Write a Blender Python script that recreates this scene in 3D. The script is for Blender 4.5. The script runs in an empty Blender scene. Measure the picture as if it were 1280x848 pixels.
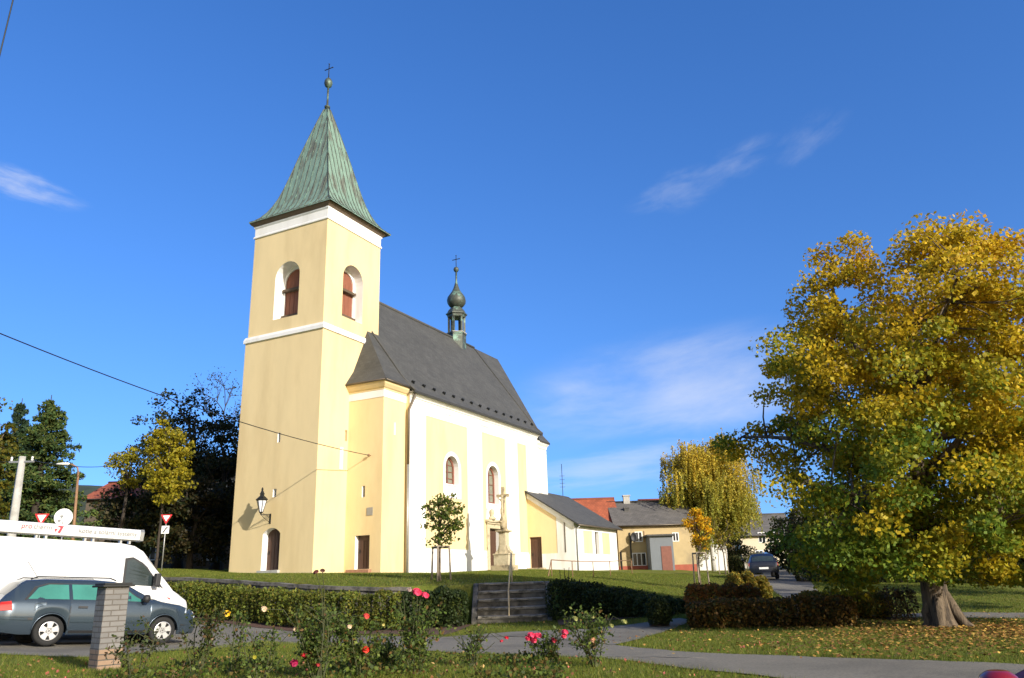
import bpy, math, random
import numpy as np
from mathutils import Vector, Matrix
from mathutils.geometry import tessellate_polygon

R = math.radians
sc = bpy.context.scene
col = sc.collection
random.seed(7)
rng = np.random.default_rng(11)

# ------------------------------------------------------------------ camera
FOC, PITCH, ROLL = 987.882, R(17.13607), R(-1.72049)      # focal length in photo pixels
CAM = np.array([0.0, 0.0, 1.25])
fwv = np.array([0, math.cos(PITCH), math.sin(PITCH)]); rtv = np.array([1.0, 0, 0]); upv = np.cross(rtv, fwv)
_c, _s = math.cos(ROLL), math.sin(ROLL)
rtv, upv = _c * rtv + _s * upv, -_s * rtv + _c * upv
cd = bpy.data.cameras.new('camera'); cam = bpy.data.objects.new('camera', cd); col.objects.link(cam)
cd.sensor_width = 36; cd.lens = FOC / 1280 * 36; cd.clip_start = 0.1; cd.clip_end = 3000
cam.matrix_world = Matrix(((rtv[0], upv[0], -fwv[0], CAM[0]), (rtv[1], upv[1], -fwv[1], CAM[1]),
                           (rtv[2], upv[2], -fwv[2], CAM[2]), (0, 0, 0, 1)))
sc.camera = cam
sc.render.resolution_x, sc.render.resolution_y = 1024, 678

def at(px, py, Y):
    """world point on the photo ray (px, py) at depth Y"""
    d = fwv + rtv * (px - 640) / FOC - upv * (py - 424) / FOC
    return CAM + d * (Y / d[1])

# ------------------------------------------------------------------ light
SUN_EL, SUN_AZ = 20.5, 140.0          # azimuth clockwise from +Y
sdir = Vector((math.sin(R(SUN_AZ)) * math.cos(R(SUN_EL)), math.cos(R(SUN_AZ)) * math.cos(R(SUN_EL)), math.sin(R(SUN_EL))))
sl = bpy.data.lights.new('sun', 'SUN'); sl.energy = 4.6; sl.angle = R(0.53); sl.color = (1.0, 0.94, 0.84)
so = bpy.data.objects.new('sun', sl); col.objects.link(so)
so.rotation_euler = sdir.to_track_quat('Z', 'Y').to_euler()
so.location = (40, -40, 40)

w = bpy.data.worlds.new('World'); sc.world = w; w.use_nodes = True
wt = w.node_tree; wt.nodes.clear()
def wn(t, **k):
    n = wt.nodes.new(t)
    for a, b in k.items(): setattr(n, a, b)
    return n
sky = wn('ShaderNodeTexSky', sky_type='NISHITA', sun_disc=False, sun_elevation=R(SUN_EL), sun_rotation=R(SUN_AZ),
         altitude=300, air_density=1.0, dust_density=0.1, ozone_density=3.5)
bg = wn('ShaderNodeBackground'); bg.inputs[1].default_value = 0.15
wo = wn('ShaderNodeOutputWorld')
# thin clouds in the sky, laid out by direction
tc = wn('ShaderNodeTexCoord')
vm = wn('ShaderNodeMapping'); vm.inputs['Scale'].default_value = (1, 1, 0.80); vm.inputs['Location'].default_value = (0, 0, 0.16)
wt.links.new(tc.outputs['Generated'], vm.inputs[0]); wt.links.new(vm.outputs[0], sky.inputs[0])
def wmath(op, a, b=None):
    n = wn('ShaderNodeMath', operation=op)
    for i, v in enumerate((a, b)):
        if v is None: continue
        if isinstance(v, (int, float)): n.inputs[i].default_value = v
        else: wt.links.new(v, n.inputs[i])
    return n.outputs[0]
def cloud(px, py, su, sv, tilt, scale, lo, hi, amount):
    """a soft patch of broken cloud round the sky direction of a photo point"""
    d = fwv + rtv * (px - 640) / FOC - upv * (py - 424) / FOC; d = Vector(d / np.linalg.norm(d))
    e1 = d.cross(Vector((0, 0, 1))).normalized(); e2 = e1.cross(d)
    ct, st = math.cos(R(tilt)), math.sin(R(tilt)); e1, e2 = e1 * ct + e2 * st, e2 * ct - e1 * st
    def dotn(v):
        n = wn('ShaderNodeVectorMath', operation='DOT_PRODUCT'); wt.links.new(tc.outputs['Generated'], n.inputs[0])
        n.inputs[1].default_value = v; return n.outputs['Value']
    a = wmath('DIVIDE', dotn(e1), su); b = wmath('DIVIDE', dotn(e2), sv)
    r = wmath('SQRT', wmath('ADD', wmath('MULTIPLY', a, a), wmath('MULTIPLY', b, b)))
    cmb = wn('ShaderNodeCombineXYZ'); wt.links.new(a, cmb.inputs[0]); wt.links.new(b, cmb.inputs[1])
    cmb.inputs[2].default_value = px * 0.01
    nz = wn('ShaderNodeTexNoise'); nz.inputs['Scale'].default_value = scale; nz.inputs['Detail'].default_value = 7
    nz.inputs['Roughness'].default_value = 0.58; nz.inputs['Distortion'].default_value = 0.25
    wt.links.new(cmb.outputs[0], nz.inputs['Vector'])
    fade = wmath('SUBTRACT', 1.0, r)
    v = wmath('ADD', nz.outputs['Fac'], wmath('MULTIPLY', fade, 0.42))
    mr = wn('ShaderNodeMapRange', interpolation_type='SMOOTHSTEP'); wt.links.new(v, mr.inputs[0])
    mr.inputs[1].default_value = lo; mr.inputs[2].default_value = hi
    g = wn('ShaderNodeMapRange', interpolation_type='SMOOTHSTEP'); wt.links.new(fade, g.inputs[0]); g.inputs[1].default_value = 0.0; g.inputs[2].default_value = 0.5
    fz = wmath('GREATER_THAN', dotn(d), 0.0)
    return wmath('MULTIPLY', wmath('MULTIPLY', wmath('MULTIPLY', mr.outputs[0], g.outputs[0]), fz), amount)
cl = [cloud(845, 485, 0.25, 0.085, 5, 1.4, 0.40, 1.12, 0.54), cloud(915, 205, 0.075, 0.03, 17, 1.6, 0.5, 1.2, 0.16),
      cloud(845, 240, 0.075, 0.032, 12, 1.5, 0.5, 1.15, 0.17),
      cloud(12, 226, 0.085, 0.022, -7, 1.9, 0.5, 1.1, 0.45), cloud(770, 585, 0.25, 0.04, 3, 1.8, 0.55, 1.05, 0.35),
      cloud(1010, 172, 0.06, 0.028, 25, 1.6, 0.5, 1.2, 0.13)]
tot = cl[0]
for c in cl[1:]: tot = wmath('MAXIMUM', tot, c)
mx = wn('ShaderNodeMix', data_type='RGBA'); wt.links.new(tot, mx.inputs['Factor'])
hs = wn('ShaderNodeHueSaturation'); hs.inputs['Saturation'].default_value = 1.22; hs.inputs['Value'].default_value = 1.28; hs.inputs['Hue'].default_value = 0.512
wt.links.new(sky.outputs[0], hs.inputs['Color'])
# the sky towards the sun is hazier and whiter than the deep blue opposite it
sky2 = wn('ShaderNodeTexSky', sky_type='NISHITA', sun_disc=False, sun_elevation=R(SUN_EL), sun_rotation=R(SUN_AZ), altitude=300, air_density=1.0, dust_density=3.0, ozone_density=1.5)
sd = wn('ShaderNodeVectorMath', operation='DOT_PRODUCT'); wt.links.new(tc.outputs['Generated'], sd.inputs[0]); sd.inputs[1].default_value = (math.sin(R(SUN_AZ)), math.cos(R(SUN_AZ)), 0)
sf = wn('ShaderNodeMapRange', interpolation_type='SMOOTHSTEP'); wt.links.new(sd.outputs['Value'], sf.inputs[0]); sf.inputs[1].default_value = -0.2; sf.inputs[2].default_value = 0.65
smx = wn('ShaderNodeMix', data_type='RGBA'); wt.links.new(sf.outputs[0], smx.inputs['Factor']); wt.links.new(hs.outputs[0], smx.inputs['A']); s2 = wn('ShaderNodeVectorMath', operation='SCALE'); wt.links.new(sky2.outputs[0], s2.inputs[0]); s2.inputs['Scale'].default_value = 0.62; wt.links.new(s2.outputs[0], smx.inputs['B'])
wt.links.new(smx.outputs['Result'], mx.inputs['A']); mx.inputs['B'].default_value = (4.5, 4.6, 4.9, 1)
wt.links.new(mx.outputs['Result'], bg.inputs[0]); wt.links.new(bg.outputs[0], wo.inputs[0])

sc.view_settings.view_transform = 'Standard'; sc.view_settings.look = 'None'
sc.view_settings.exposure = 0.40; sc.view_settings.gamma = 1; sc.view_settings.use_curve_mapping = False

# ------------------------------------------------------------------ object helpers
def tag(o, label=None, cat=None, group=None, kind=None):
    if label: o['label'] = label
    if cat: o['category'] = cat
    if group: o['group'] = group
    if kind: o['kind'] = kind
    return o

def empty(name, loc, label=None, cat=None, group=None, rz=0.0):
    o = bpy.data.objects.new(name, None); col.objects.link(o)
    o.location = [float(v) for v in loc]; o.rotation_euler = (0, 0, rz); o.empty_display_size = 0.2
    return tag(o, label, cat, group)

def copy_tree(o, parent=None):
    c = o.copy(); col.objects.link(c)
    if parent is not None: c.parent = parent
    for ch in [x for x in bpy.data.objects if x.parent is o]: copy_tree(ch, c)
    return c

class MB:
    """collects faces for ONE mesh object"""
    def __init__(s, M=None): s.v = []; s.f = []; s.m = []; s.uv = []; s.sm = []; s.M = M or Matrix(); s.mi = 0; s.smooth = False
    def vert(s, p): s.v.append(tuple(s.M @ Vector([float(x) for x in p]))); return len(s.v) - 1
    def face(s, idx, uv=None): s.f.append(tuple(idx)); s.m.append(s.mi); s.uv.append(uv); s.sm.append(s.smooth)
    def poly(s, pts, uv=None): s.face([s.vert(p) for p in pts], uv)
    def box(s, a, b, T=None):
        x0, y0, z0 = a; x1, y1, z1 = b
        P = [(x0,y0,z0),(x1,y0,z0),(x1,y1,z0),(x0,y1,z0),(x0,y0,z1),(x1,y0,z1),(x1,y1,z1),(x0,y1,z1)]
        if T is not None: P = [tuple(T @ Vector(p)) for p in P]
        i = [s.vert(p) for p in P]
        for q in ((3,2,1,0),(4,5,6,7),(0,1,5,4),(1,2,6,5),(2,3,7,6),(3,0,4,7)): s.face([i[k] for k in q])
    def tube(s, pts, r, n=8, caps=True):
        pts = [Vector([float(c) for c in p]) for p in pts]
        rs = list(r) if hasattr(r, '__len__') else [r] * len(pts)
        old = s.smooth; s.smooth = True; rings = []; prev = None
        for k, p in enumerate(pts):
            d = (pts[min(k + 1, len(pts) - 1)] - pts[max(k - 1, 0)])
            d = d.normalized() if d.length > 1e-9 else Vector((0, 0, 1))
            a = prev - d * prev.dot(d) if prev is not None else None
            if a is None or a.length < 1e-4:
                a = d.cross(Vector((0, 0, 1)) if abs(d.z) < 0.9 else Vector((1, 0, 0)))
            a.normalize(); prev = a; b = d.cross(a)
            rings.append([s.vert(p + (a * math.cos(2*math.pi*j/n) + b * math.sin(2*math.pi*j/n)) * rs[k]) for j in range(n)])
        for A, B in zip(rings, rings[1:]):
            for j in range(n): s.face((A[j], A[(j+1) % n], B[(j+1) % n], B[j]))
        s.smooth = old
        if caps: s.face(rings[0][::-1]); s.face(rings[-1])
    def lathe(s, prof, c=(0, 0, 0), n=16, rot=0.0, smooth=True):
        old = s.smooth; s.smooth = smooth; rings = []
        for r, z in prof:
            rings.append([s.vert((c[0] + r*math.cos(rot+2*math.pi*j/n), c[1] + r*math.sin(rot+2*math.pi*j/n), c[2]+z)) for j in range(n)])
        for A, B in zip(rings, rings[1:]):
            for j in range(n): s.face((A[j], A[(j+1) % n], B[(j+1) % n], B[j]))
        s.face(rings[0][::-1]); s.face(rings[-1]); s.smooth = old
    def extr(s, poly, fn, d0, d1):
        """prism: 2D polygon mapped by fn(a, b, d)"""
        A = [s.vert(fn(a, b, d0)) for a, b in poly]; B = [s.vert(fn(a, b, d1)) for a, b in poly]; n = len(poly)
        for j in range(n): s.face((A[j], A[(j+1) % n], B[(j+1) % n], B[j]))
        for t in tessellate_polygon([[Vector((a, b, 0)) for a, b in poly]]):
            s.face([A[k] for k in t]); s.face([B[k] for k in t][::-1])
    def panel(s, outer, holes, fn, depth, reveal_mat=None):
        """wall face with openings and their reveals; fn(a, b, d): d = depth inward"""
        loops = [outer] + holes; flat = [p for l in loops for p in l]
        idx = [s.vert(fn(a, b, 0)) for a, b in flat]
        for t in tessellate_polygon([[Vector((a, b, 0)) for a, b in l] for l in loops]):
            s.face([idx[k] for k in t])
        o = len(outer); keep = s.mi
        for h in holes:
            if reveal_mat is not None: s.mi = reveal_mat
            A = idx[o:o+len(h)]; B = [s.vert(fn(a, b, depth)) for a, b in h]
            n = len(h)
            for j in range(n): s.face((A[j], A[(j+1) % n], B[(j+1) % n], B[j]))
            o += n
        s.mi = keep
    def build(s, name, mats, parent=None, bevel=0, recalc=True):
        me = bpy.data.meshes.new(name); me.from_pydata(s.v, [], s.f)
        for m in (mats if isinstance(mats, (list, tuple)) else [mats]): me.materials.append(m)
        me.polygons.foreach_set('material_index', s.m); me.polygons.foreach_set('use_smooth', s.sm)
        if any(u is not None for u in s.uv):
            L = me.uv_layers.new(name='uv'); k = 0
            for u, f in zip(s.uv, s.f):
                for j in range(len(f)):
                    L.data[k].uv = u[j] if u is not None else (0, 0); k += 1
        if recalc:
            import bmesh
            b = bmesh.new(); b.from_mesh(me); bmesh.ops.recalc_face_normals(b, faces=b.faces); b.to_mesh(me); b.free()
        me.update()
        o = bpy.data.objects.new(name, me); col.objects.link(o)
        if parent is not None: o.parent = parent
        if bevel:
            md = o.modifiers.new('bevel', 'BEVEL'); md.width = bevel; md.segments = 2; md.limit_method = 'ANGLE'
        return o

def arch(a0, a1, b0, b1, rise=None, n=12):
    """opening outline with a round (or flatter, rise < half width) arched head"""
    h = (a1 - a0) / 2; rise = h if rise is None else rise; c = (a0 + a1) / 2
    if rise >= h - 1e-6:
        top = [(c + h*math.cos(math.pi*k/n), b1 - h + h*math.sin(math.pi*k/n)) for k in range(n+1)]
    else:
        r = (h*h + rise*rise) / (2*rise); t = math.asin(h / r)
        top = [(c + r*math.sin(t - 2*t*k/n), b1 - r + r*math.cos(t - 2*t*k/n)) for k in range(n+1)]
    return [(a0, b0), (a1, b0)] + top
def rect(a0, a1, b0, b1): return [(a0, b0), (a1, b0), (a1, b1), (a0, b1)]

def npmesh(name, V, F, mats, parent=None, colors=None, smooth=False):
    """fast mesh from numpy arrays; F (n,3) or (n,4); colours per face"""
    V = np.asarray(V, np.float32); F = np.asarray(F, np.int32); k = F.shape[1]
    me = bpy.data.meshes.new(name)
    me.vertices.add(len(V)); me.vertices.foreach_set('co', V.ravel())
    me.loops.add(F.size); me.loops.foreach_set('vertex_index', F.ravel())
    me.polygons.add(len(F)); me.polygons.foreach_set('loop_start', np.arange(0, F.size, k, dtype=np.int32))
    if smooth: me.polygons.foreach_set('use_smooth', np.ones(len(F), bool))
    for m in (mats if isinstance(mats, (list, tuple)) else [mats]): me.materials.append(m)
    if colors is not None:
        a = me.attributes.new('leafcol', 'FLOAT_COLOR', 'FACE')
        a.data.foreach_set('color', np.c_[np.asarray(colors, np.float32), np.ones(len(F), np.float32)].ravel())
    me.update(calc_edges=True); me.validate()
    o = bpy.data.objects.new(name, me); col.objects.link(o)
    if parent is not None: o.parent = parent
    return o

# ------------------------------------------------------------------ materials
def mat(name, base, rough=0.8, var=0.12, scale=3.0, bump=0.0, bscale=30.0, metal=0.0, spec=0.4, second=None, sscale=1.0, slo=0.5, shi=0.65,
        stretch=(1, 1, 1), coat=0.0, attr=False, transl=0.0, trans=0.0):
    m = bpy.data.materials.new(name); m.use_nodes = True; t = m.node_tree; N = t.nodes; L = t.links
    bs = N['Principled BSDF']; out = N['Material Output']
    bs.inputs['Roughness'].default_value = rough; bs.inputs['Metallic'].default_value = metal
    bs.inputs['Specular IOR Level'].default_value = spec; bs.inputs['Coat Weight'].default_value = coat
    bs.inputs['Transmission Weight'].default_value = trans
    tcn = N.new('ShaderNodeTexCoord'); mp = N.new('ShaderNodeMapping'); mp.inputs['Scale'].default_value = stretch
    L.new(tcn.outputs['Object'], mp.inputs[0])
    if attr:
        a = N.new('ShaderNodeAttribute'); a.attribute_name = 'leafcol'; c = a.outputs['Color']
    else:
        n1 = N.new('ShaderNodeTexNoise'); n1.inputs['Scale'].default_value = scale; n1.inputs['Detail'].default_value = 6; n1.inputs['Roughness'].default_value = 0.65
        L.new(mp.outputs[0], n1.inputs[0])
        r = N.new('ShaderNodeMapRange'); r.inputs[1].default_value = 0.25; r.inputs[2].default_value = 0.75
        r.inputs[3].default_value = 1 - var; r.inputs[4].default_value = 1 + var; L.new(n1.outputs['Fac'], r.inputs[0])
        mm = N.new('ShaderNodeVectorMath'); mm.operation = 'SCALE'; L.new(r.outputs[0], mm.inputs['Scale'])
        if second is not None:
            n2 = N.new('ShaderNodeTexNoise'); n2.inputs['Scale'].default_value = sscale; n2.inputs['Detail'].default_value = 7; n2.inputs['Roughness'].default_value = 0.6
            L.new(mp.outputs[0], n2.inputs[0])
            r2 = N.new('ShaderNodeMapRange'); r2.interpolation_type = 'SMOOTHSTEP'; r2.inputs[1].default_value = slo; r2.inputs[2].default_value = shi; L.new(n2.outputs['Fac'], r2.inputs[0])
            mix = N.new('ShaderNodeMix'); mix.data_type = 'RGBA'; L.new(r2.outputs[0], mix.inputs['Factor'])
            mix.inputs['A'].default_value = (*base, 1); mix.inputs['B'].default_value = (*second, 1); L.new(mix.outputs['Result'], mm.inputs[0])
        else: mm.inputs[0].default_value = base
        c = mm.outputs[0]
    L.new(c, bs.inputs['Base Color'])
    if bump:
        n3 = N.new('ShaderNodeTexNoise'); n3.inputs['Scale'].default_value = bscale; n3.inputs['Detail'].default_value = 8
        L.new(mp.outputs[0], n3.inputs[0]); b = N.new('ShaderNodeBump'); b.inputs['Strength'].default_value = bump; b.inputs['Distance'].default_value = 0.02
        L.new(n3.outputs['Fac'], b.inputs['Height']); L.new(b.outputs[0], bs.inputs['Normal'])
    if transl:
        tr = N.new('ShaderNodeBsdfTranslucent'); L.new(c, tr.inputs['Color']); mixs = N.new('ShaderNodeMixShader'); mixs.inputs[0].default_value = transl
        L.new(bs.outputs[0], mixs.inputs[1]); L.new(tr.outputs[0], mixs.inputs[2]); L.new(mixs.outputs[0], out.inputs[0])
    return m

def tiles(name, base, dark, sx, sy, rough=0.85, bumpd=0.01, var=0.25, mortar=0.03):
    """roof tiles or bricks in UV space (metres)"""
    m = bpy.data.materials.new(name); m.use_nodes = True; t = m.node_tree; N = t.nodes; L = t.links; bs = N['Principled BSDF']
    bs.inputs['Roughness'].default_value = rough
    uv = N.new('ShaderNodeTexCoord'); br = N.new('ShaderNodeTexBrick'); L.new(uv.outputs['UV'], br.inputs['Vector'])
    br.inputs['Color1'].default_value = (*base, 1); br.inputs['Color2'].default_value = (*[c * (1 - var) for c in base], 1); br.inputs['Mortar'].default_value = (*dark, 1)
    br.inputs['Scale'].default_value = 1; br.inputs['Brick Width'].default_value = sx; br.inputs['Row Height'].default_value = sy
    br.inputs['Mortar Size'].default_value = mortar * sy; br.inputs['Mortar Smooth'].default_value = 0.3; br.inputs['Bias'].default_value = 0
    nz = N.new('ShaderNodeTexNoise'); nz.inputs['Scale'].default_value = 0.7; nz.inputs['Detail'].default_value = 8; nz.inputs['Roughness'].default_value = 0.7
    L.new(uv.outputs['Object'], nz.inputs['Vector'])
    r = N.new('ShaderNodeMapRange'); r.inputs[1].default_value = 0.3; r.inputs[2].default_value = 0.7; r.inputs[3].default_value = 0.8; r.inputs[4].default_value = 1.2
    L.new(nz.outputs['Fac'], r.inputs[0]); mm = N.new('ShaderNodeVectorMath'); mm.operation = 'SCALE'; L.new(br.outputs['Color'], mm.inputs[0]); L.new(r.outputs[0], mm.inputs['Scale'])
    L.new(mm.outputs[0], bs.inputs['Base Color'])
    b = N.new('ShaderNodeBump'); b.invert = True; b.inputs['Strength'].default_value = 0.6; b.inputs['Distance'].default_value = bumpd
    L.new(br.outputs['Fac'], b.inputs['Height']); L.new(b.outputs[0], bs.inputs['Normal'])
    return m

M = {}
M['yellow'] = mat('yellow_plaster', (0.755, 0.60, 0.335), 0.9, 0.05, 0.8, 0.3, 60, spec=0.2, second=(0.67, 0.52, 0.28), sscale=0.5, slo=0.42, shi=0.72, stretch=(1, 1, .3))
M['white'] = mat('white_plaster', (0.80, 0.79, 0.76), 0.9, 0.05, 1.2, 0.25, 60, spec=0.2, second=(.66, .64, .58), sscale=.8, slo=.5, shi=.75, stretch=(1, 1, .25))
M['dado'] = mat('white_plaster_base', (0.78, 0.77, 0.75), 0.9, 0.04, 0.8, 0.2, 60, spec=0.2, second=(0.62, 0.60, 0.56), sscale=0.5, slo=0.62, shi=0.8)
M['copper'] = mat('green_copper', (0.18, 0.275, 0.22), 0.6, 0.3, 3.0, 0.1, 20, spec=0.4, second=(0.125, 0.135, 0.108), sscale=0.9, slo=0.48, shi=0.64, stretch=(2.2, 2.2, 0.13))
M['oldcopper'] = mat('dark_copper', (0.075, 0.085, 0.07), 0.5, 0.35, 4.0, 0.1, 20, metal=0.25, second=(0.16, 0.27, 0.21), sscale=1.6, slo=0.5, shi=0.68)
M['slate'] = tiles('grey_roof_tiles', (0.074, 0.074, 0.070), (0.034, 0.034, 0.032), 0.35, 0.22, 0.75, 0.008, 0.22)
M['verge'] = mat('roof_verge', (0.075, 0.073, 0.068), 0.8, 0.2, 3)
M['eavewood'] = mat('eave_board', (0.17, 0.125, 0.09), 0.75, 0.2, 4)
M['door'] = mat('brown_door', (0.085, 0.042, 0.026), 0.6, 0.35, 3, 0.3, 25, stretch=(9, 9, 0.6))
M['shutter'] = mat('red_brown_shutter', (0.23, 0.085, 0.05), 0.75, 0.3, 3, 0.3, 25, stretch=(7, 7, 0.5))
M['shutterbar'] = mat('shutter_bar', (0.10, 0.07, 0.045), 0.8, 0.25, 5)
M['winframe'] = mat('brown_window_frame', (0.20, 0.075, 0.05), 0.6, 0.2, 5)
M['glass'] = mat('old_glass', (0.20, 0.20, 0.15), 0.25, 0.35, 4, 0.15, 6, spec=0.6)
M['darkglass'] = mat('dark_glass', (0.02, 0.022, 0.025), 0.08, 0.2, 2, spec=0.7)
M['dark'] = mat('dark_opening', (0.015, 0.013, 0.011), 0.9, 0.2, 3)
M['pipe'] = mat('downpipe_metal', (0.13, 0.105, 0.08), 0.45, 0.2, 2, metal=0.4)
M['stone'] = mat('sandstone', (0.42, 0.34, 0.21), 0.9, 0.25, 5, 0.5, 25, second=(0.12, 0.105, 0.075), sscale=1.9, slo=0.5, shi=0.68)
M['stonelight'] = mat('pale_sandstone', (0.50, 0.43, 0.29), 0.9, 0.2, 5, 0.4, 25, second=(0.30, 0.24, 0.15), sscale=2.0, slo=0.5, shi=0.7)
M['oldstone'] = mat('grey_weathered_stone', (0.165, 0.15, 0.125), 0.95, 0.35, 3, 0.7, 14, second=(0.065, 0.06, 0.048), sscale=2.2, slo=0.45, shi=0.65)
M['brick_step'] = mat('brick_step', (0.33, 0.18, 0.11), 0.9, 0.3, 6, 0.4, 20)
M['iron'] = mat('black_iron', (0.03, 0.032, 0.03), 0.5, 0.25, 8, metal=0.5)
M['lampglass'] = mat('lamp_glass', (0.75, 0.76, 0.80), 0.15, 0.05, 3, spec=0.7)
M['steel'] = mat('galvanised_steel', (0.36, 0.36, 0.35), 0.45, 0.15, 6, metal=0.6)
M['rust'] = mat('rusty_pipe', (0.27, 0.155, 0.085), 0.7, 0.25, 8, metal=0.2)
M['concrete'] = mat('pale_concrete', (0.42, 0.41, 0.38), 0.9, 0.15, 3, 0.3, 20, second=(0.30, 0.29, 0.26), sscale=1.1)
M['asphalt'] = mat('asphalt', (0.225, 0.205, 0.165), 0.93, 0.30, 26, 0.7, 90, spec=0.2, second=(0.175, 0.16, 0.13), sscale=0.45, slo=0.45, shi=0.62)
M['mulch'] = mat('brown_soil', (0.11, 0.058, 0.038), 0.95, 0.4, 8, 0.8, 20)
M['lawn'] = mat('lawn', (0.135, 0.160, 0.026), 0.95, 0.35, 2.4, 0.9, 42, spec=0.1, second=(0.18, 0.165, 0.036), sscale=0.55, slo=0.42, shi=0.66)
M['bark'] = mat('grey_bark', (0.14, 0.105, 0.07), 0.95, 0.45, 7, 1.0, 14, stretch=(2.6, 2.6, 0.45), second=(.05, .038, .028), sscale=5, slo=.48, shi=.6)
M['darkbark'] = mat('dark_bark', (0.045, 0.035, 0.027), 0.95, 0.3, 6, 0.5, 16)
M['birchbark'] = mat('birch_bark', (0.5, 0.48, 0.44), 0.8, 0.2, 4, 0.3, 12, second=(0.06, 0.05, 0.045), sscale=2.2, slo=0.55, shi=0.62, stretch=(1, 1, 2.2))
M['stake'] = mat('weathered_wood', (0.32, 0.26, 0.19), 0.9, 0.25, 6, 0.3, 20, stretch=(4, 4, 0.6))
M['leaf'] = mat('leaves', (0, 0, 0), 0.55, attr=True, transl=0.45, spec=0.25)
M['needle'] = mat('needles', (0, 0, 0), 0.7, attr=True, transl=0.12, spec=0.25)
M['petal'] = mat('petals', (0, 0, 0), 0.6, attr=True, transl=0.25, spec=0.3)
M['litter'] = mat('fallen_leaves', (0, 0, 0), 0.8, attr=True, spec=0.2)
# ------------------------------------------------------------------ church frame
YA = R(26.97639); CO = np.array([-11.80369, 46.95885])
def ch(X, Y, Z=0.0):
    return np.array([CO[0] + X*math.sin(YA) - Y*math.cos(YA), CO[1] + X*math.cos(YA) + Y*math.sin(YA), Z])

# ------------------------------------------------------------------ terrain
low_pts = [(-8.2, 13, .08), (-5.9, 11.4, .17), (-10.45, 18.6, .18), (-8.7, 20.4, .03), (-12.8, 19.4, .28), (-9.4, 22.8, .05), (-11.5, 17.5, .25), (-12.6, 31, .45), (-9.2, 28.5, .2), (-5.5, 26.2, -.06), (-1.3, 25.5, .0),
           (0, 26.5, .04), (1.2, 26, .02), (3.8, 24, .19), (0, 11.5, 0), (-4, 14, .05), (-2, 18.5, 0), (4.7, 14.3, 0), (6.7, 11.6, 0), (9.5, 19, 0), (13, 22.9, 0),
           (3.5, 20.6, 0), (0, 0, -.38), (3, 4, -.36), (-8, 4, -.1), (8, 4, -.3), (14, 12, -.05), (20, 30, .1), (12, 45, .1), (20, 45, .1), (28, 40, .1), (-18, 20, .7), (-18, 32, 1.1),
           (-26, 25, 1.4)]
right_pts = [(6.9, 33, .50), (8.8, 40, .65), (14.4, 58, 1.35), (15.1, 50, 1.05), (12, 36, .34), (16, 66, 1.3), (18, 72, 1.42), (14.4, 72, 1.9), (9.6, 78, 2.05), (15.6, 78, 1.87), (9.5, 55, 1.5),
             (25, 70, 1.4), (40, 60, 1.2), (40, 90, 2.2)]
up_pts = [tuple(ch(0, 6.65, 2.33)), tuple(ch(0, 0, 1.94)), tuple(ch(2.8, 0, 1.91)), tuple(ch(5.08, -3, 1.89)), tuple(ch(8.36, -3, 1.95)), tuple(ch(12.96, -3, 2.09)),
          tuple(ch(16.1, -3, 2.2)), tuple(ch(21.7, -3, 2.27)), tuple(ch(21.9, -7.1, 2.02)), tuple(ch(31, -7.1, 2.05)), tuple(ch(10, 6, 2.3)), tuple(ch(26, 6, 2.3)),
          (-15.2, 34, 1.94), (-10.3, 30, 1.55), (-7, 28, 1.27), (-4.4, 27.5, 1.2), (-1.3, 28, 1.2), (-.2, 28.7, 1.24), (.9, 28.6, 1.24), (1.5, 38, 1.42), (-.9, 53.5, 2.02),
          (-19.7, 45, 2.43), (-23.1, 53, 2.75), (-24, 40, 2.4), (-30, 60, 2.9), (-20, 36, 2.0), (-28, 34, 2.2), (-40, 70, 3.5), (-20, 75, 2.9), (0, 95, 3), (20, 110, 3)]
def tps(P):
    P = np.array(P, float); x, y, z = P.T; n = len(P)
    def k(r2): return 0.5 * r2 * np.log(np.maximum(r2, 1e-9))
    K = k((x[:, None]-x)**2 + (y[:, None]-y)**2) + np.eye(n) * 3.0
    Q = np.c_[np.ones(n), x, y]; A = np.block([[K, Q], [Q.T, np.zeros((3, 3))]])
    c = np.linalg.solve(A, np.r_[z, 0, 0, 0])
    def f(X, Y):
        X = np.asarray(X, float); Y = np.asarray(Y, float); o = c[n] + c[n+1]*X + c[n+2]*Y
        for i in range(n): o = o + c[i] * k((X-x[i])**2 + (Y-y[i])**2)
        return o
    return f
low_f = tps(low_pts + right_pts); up_f = tps(up_pts + right_pts + [(4.2, 25.5, .35), (5.5, 26, .3), (3.0, 27.2, .75)])
EDGE = np.array([(-60, 40), (-30, 37), (-20, 36.6), (-15.0, 34.4), (-10.2, 31.2), (-6.9, 28.9), (-4.4, 27.7), (-1.8, 27.5), (-1.5, 28.2), (.95, 28.2), (1.2, 27.1), (3.0, 26.2), (4.6, 25.0), (6.5, 24.2), (9, 24), (14, 26), (40, 30), (60, 31)])
def edge_side(X, Y):
    ye = np.interp(X, EDGE[:, 0], EDGE[:, 1]); return Y - ye
def soft(d, a, b):
    t = np.clip((d - a) / (b - a), 0, 1); return t*t*(3-2*t)
def hraw(X, Y):
    X = np.asarray(X, float); Y = np.asarray(Y, float)
    lo = np.clip(low_f(X, Y), -.5, 3.2); up = np.clip(up_f(X, Y), -.3, 4.2)
    wd = 0.15 + 1.6 * soft(X, 1.3, 4.0)
    t = soft(edge_side(X, Y), -wd * 0.6, wd)
    h = lo + (up - lo) * t
    far = soft(np.hypot(X, Y - 30), 75, 150)
    return h * (1 - far) + 2.4 * far
gx = np.unique(np.r_[np.linspace(-1500, -120, 8), np.linspace(-120, -32, 23), np.arange(-32, 32.01, .35), np.linspace(33, 120, 23), np.linspace(120, 1500, 8)])
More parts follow.
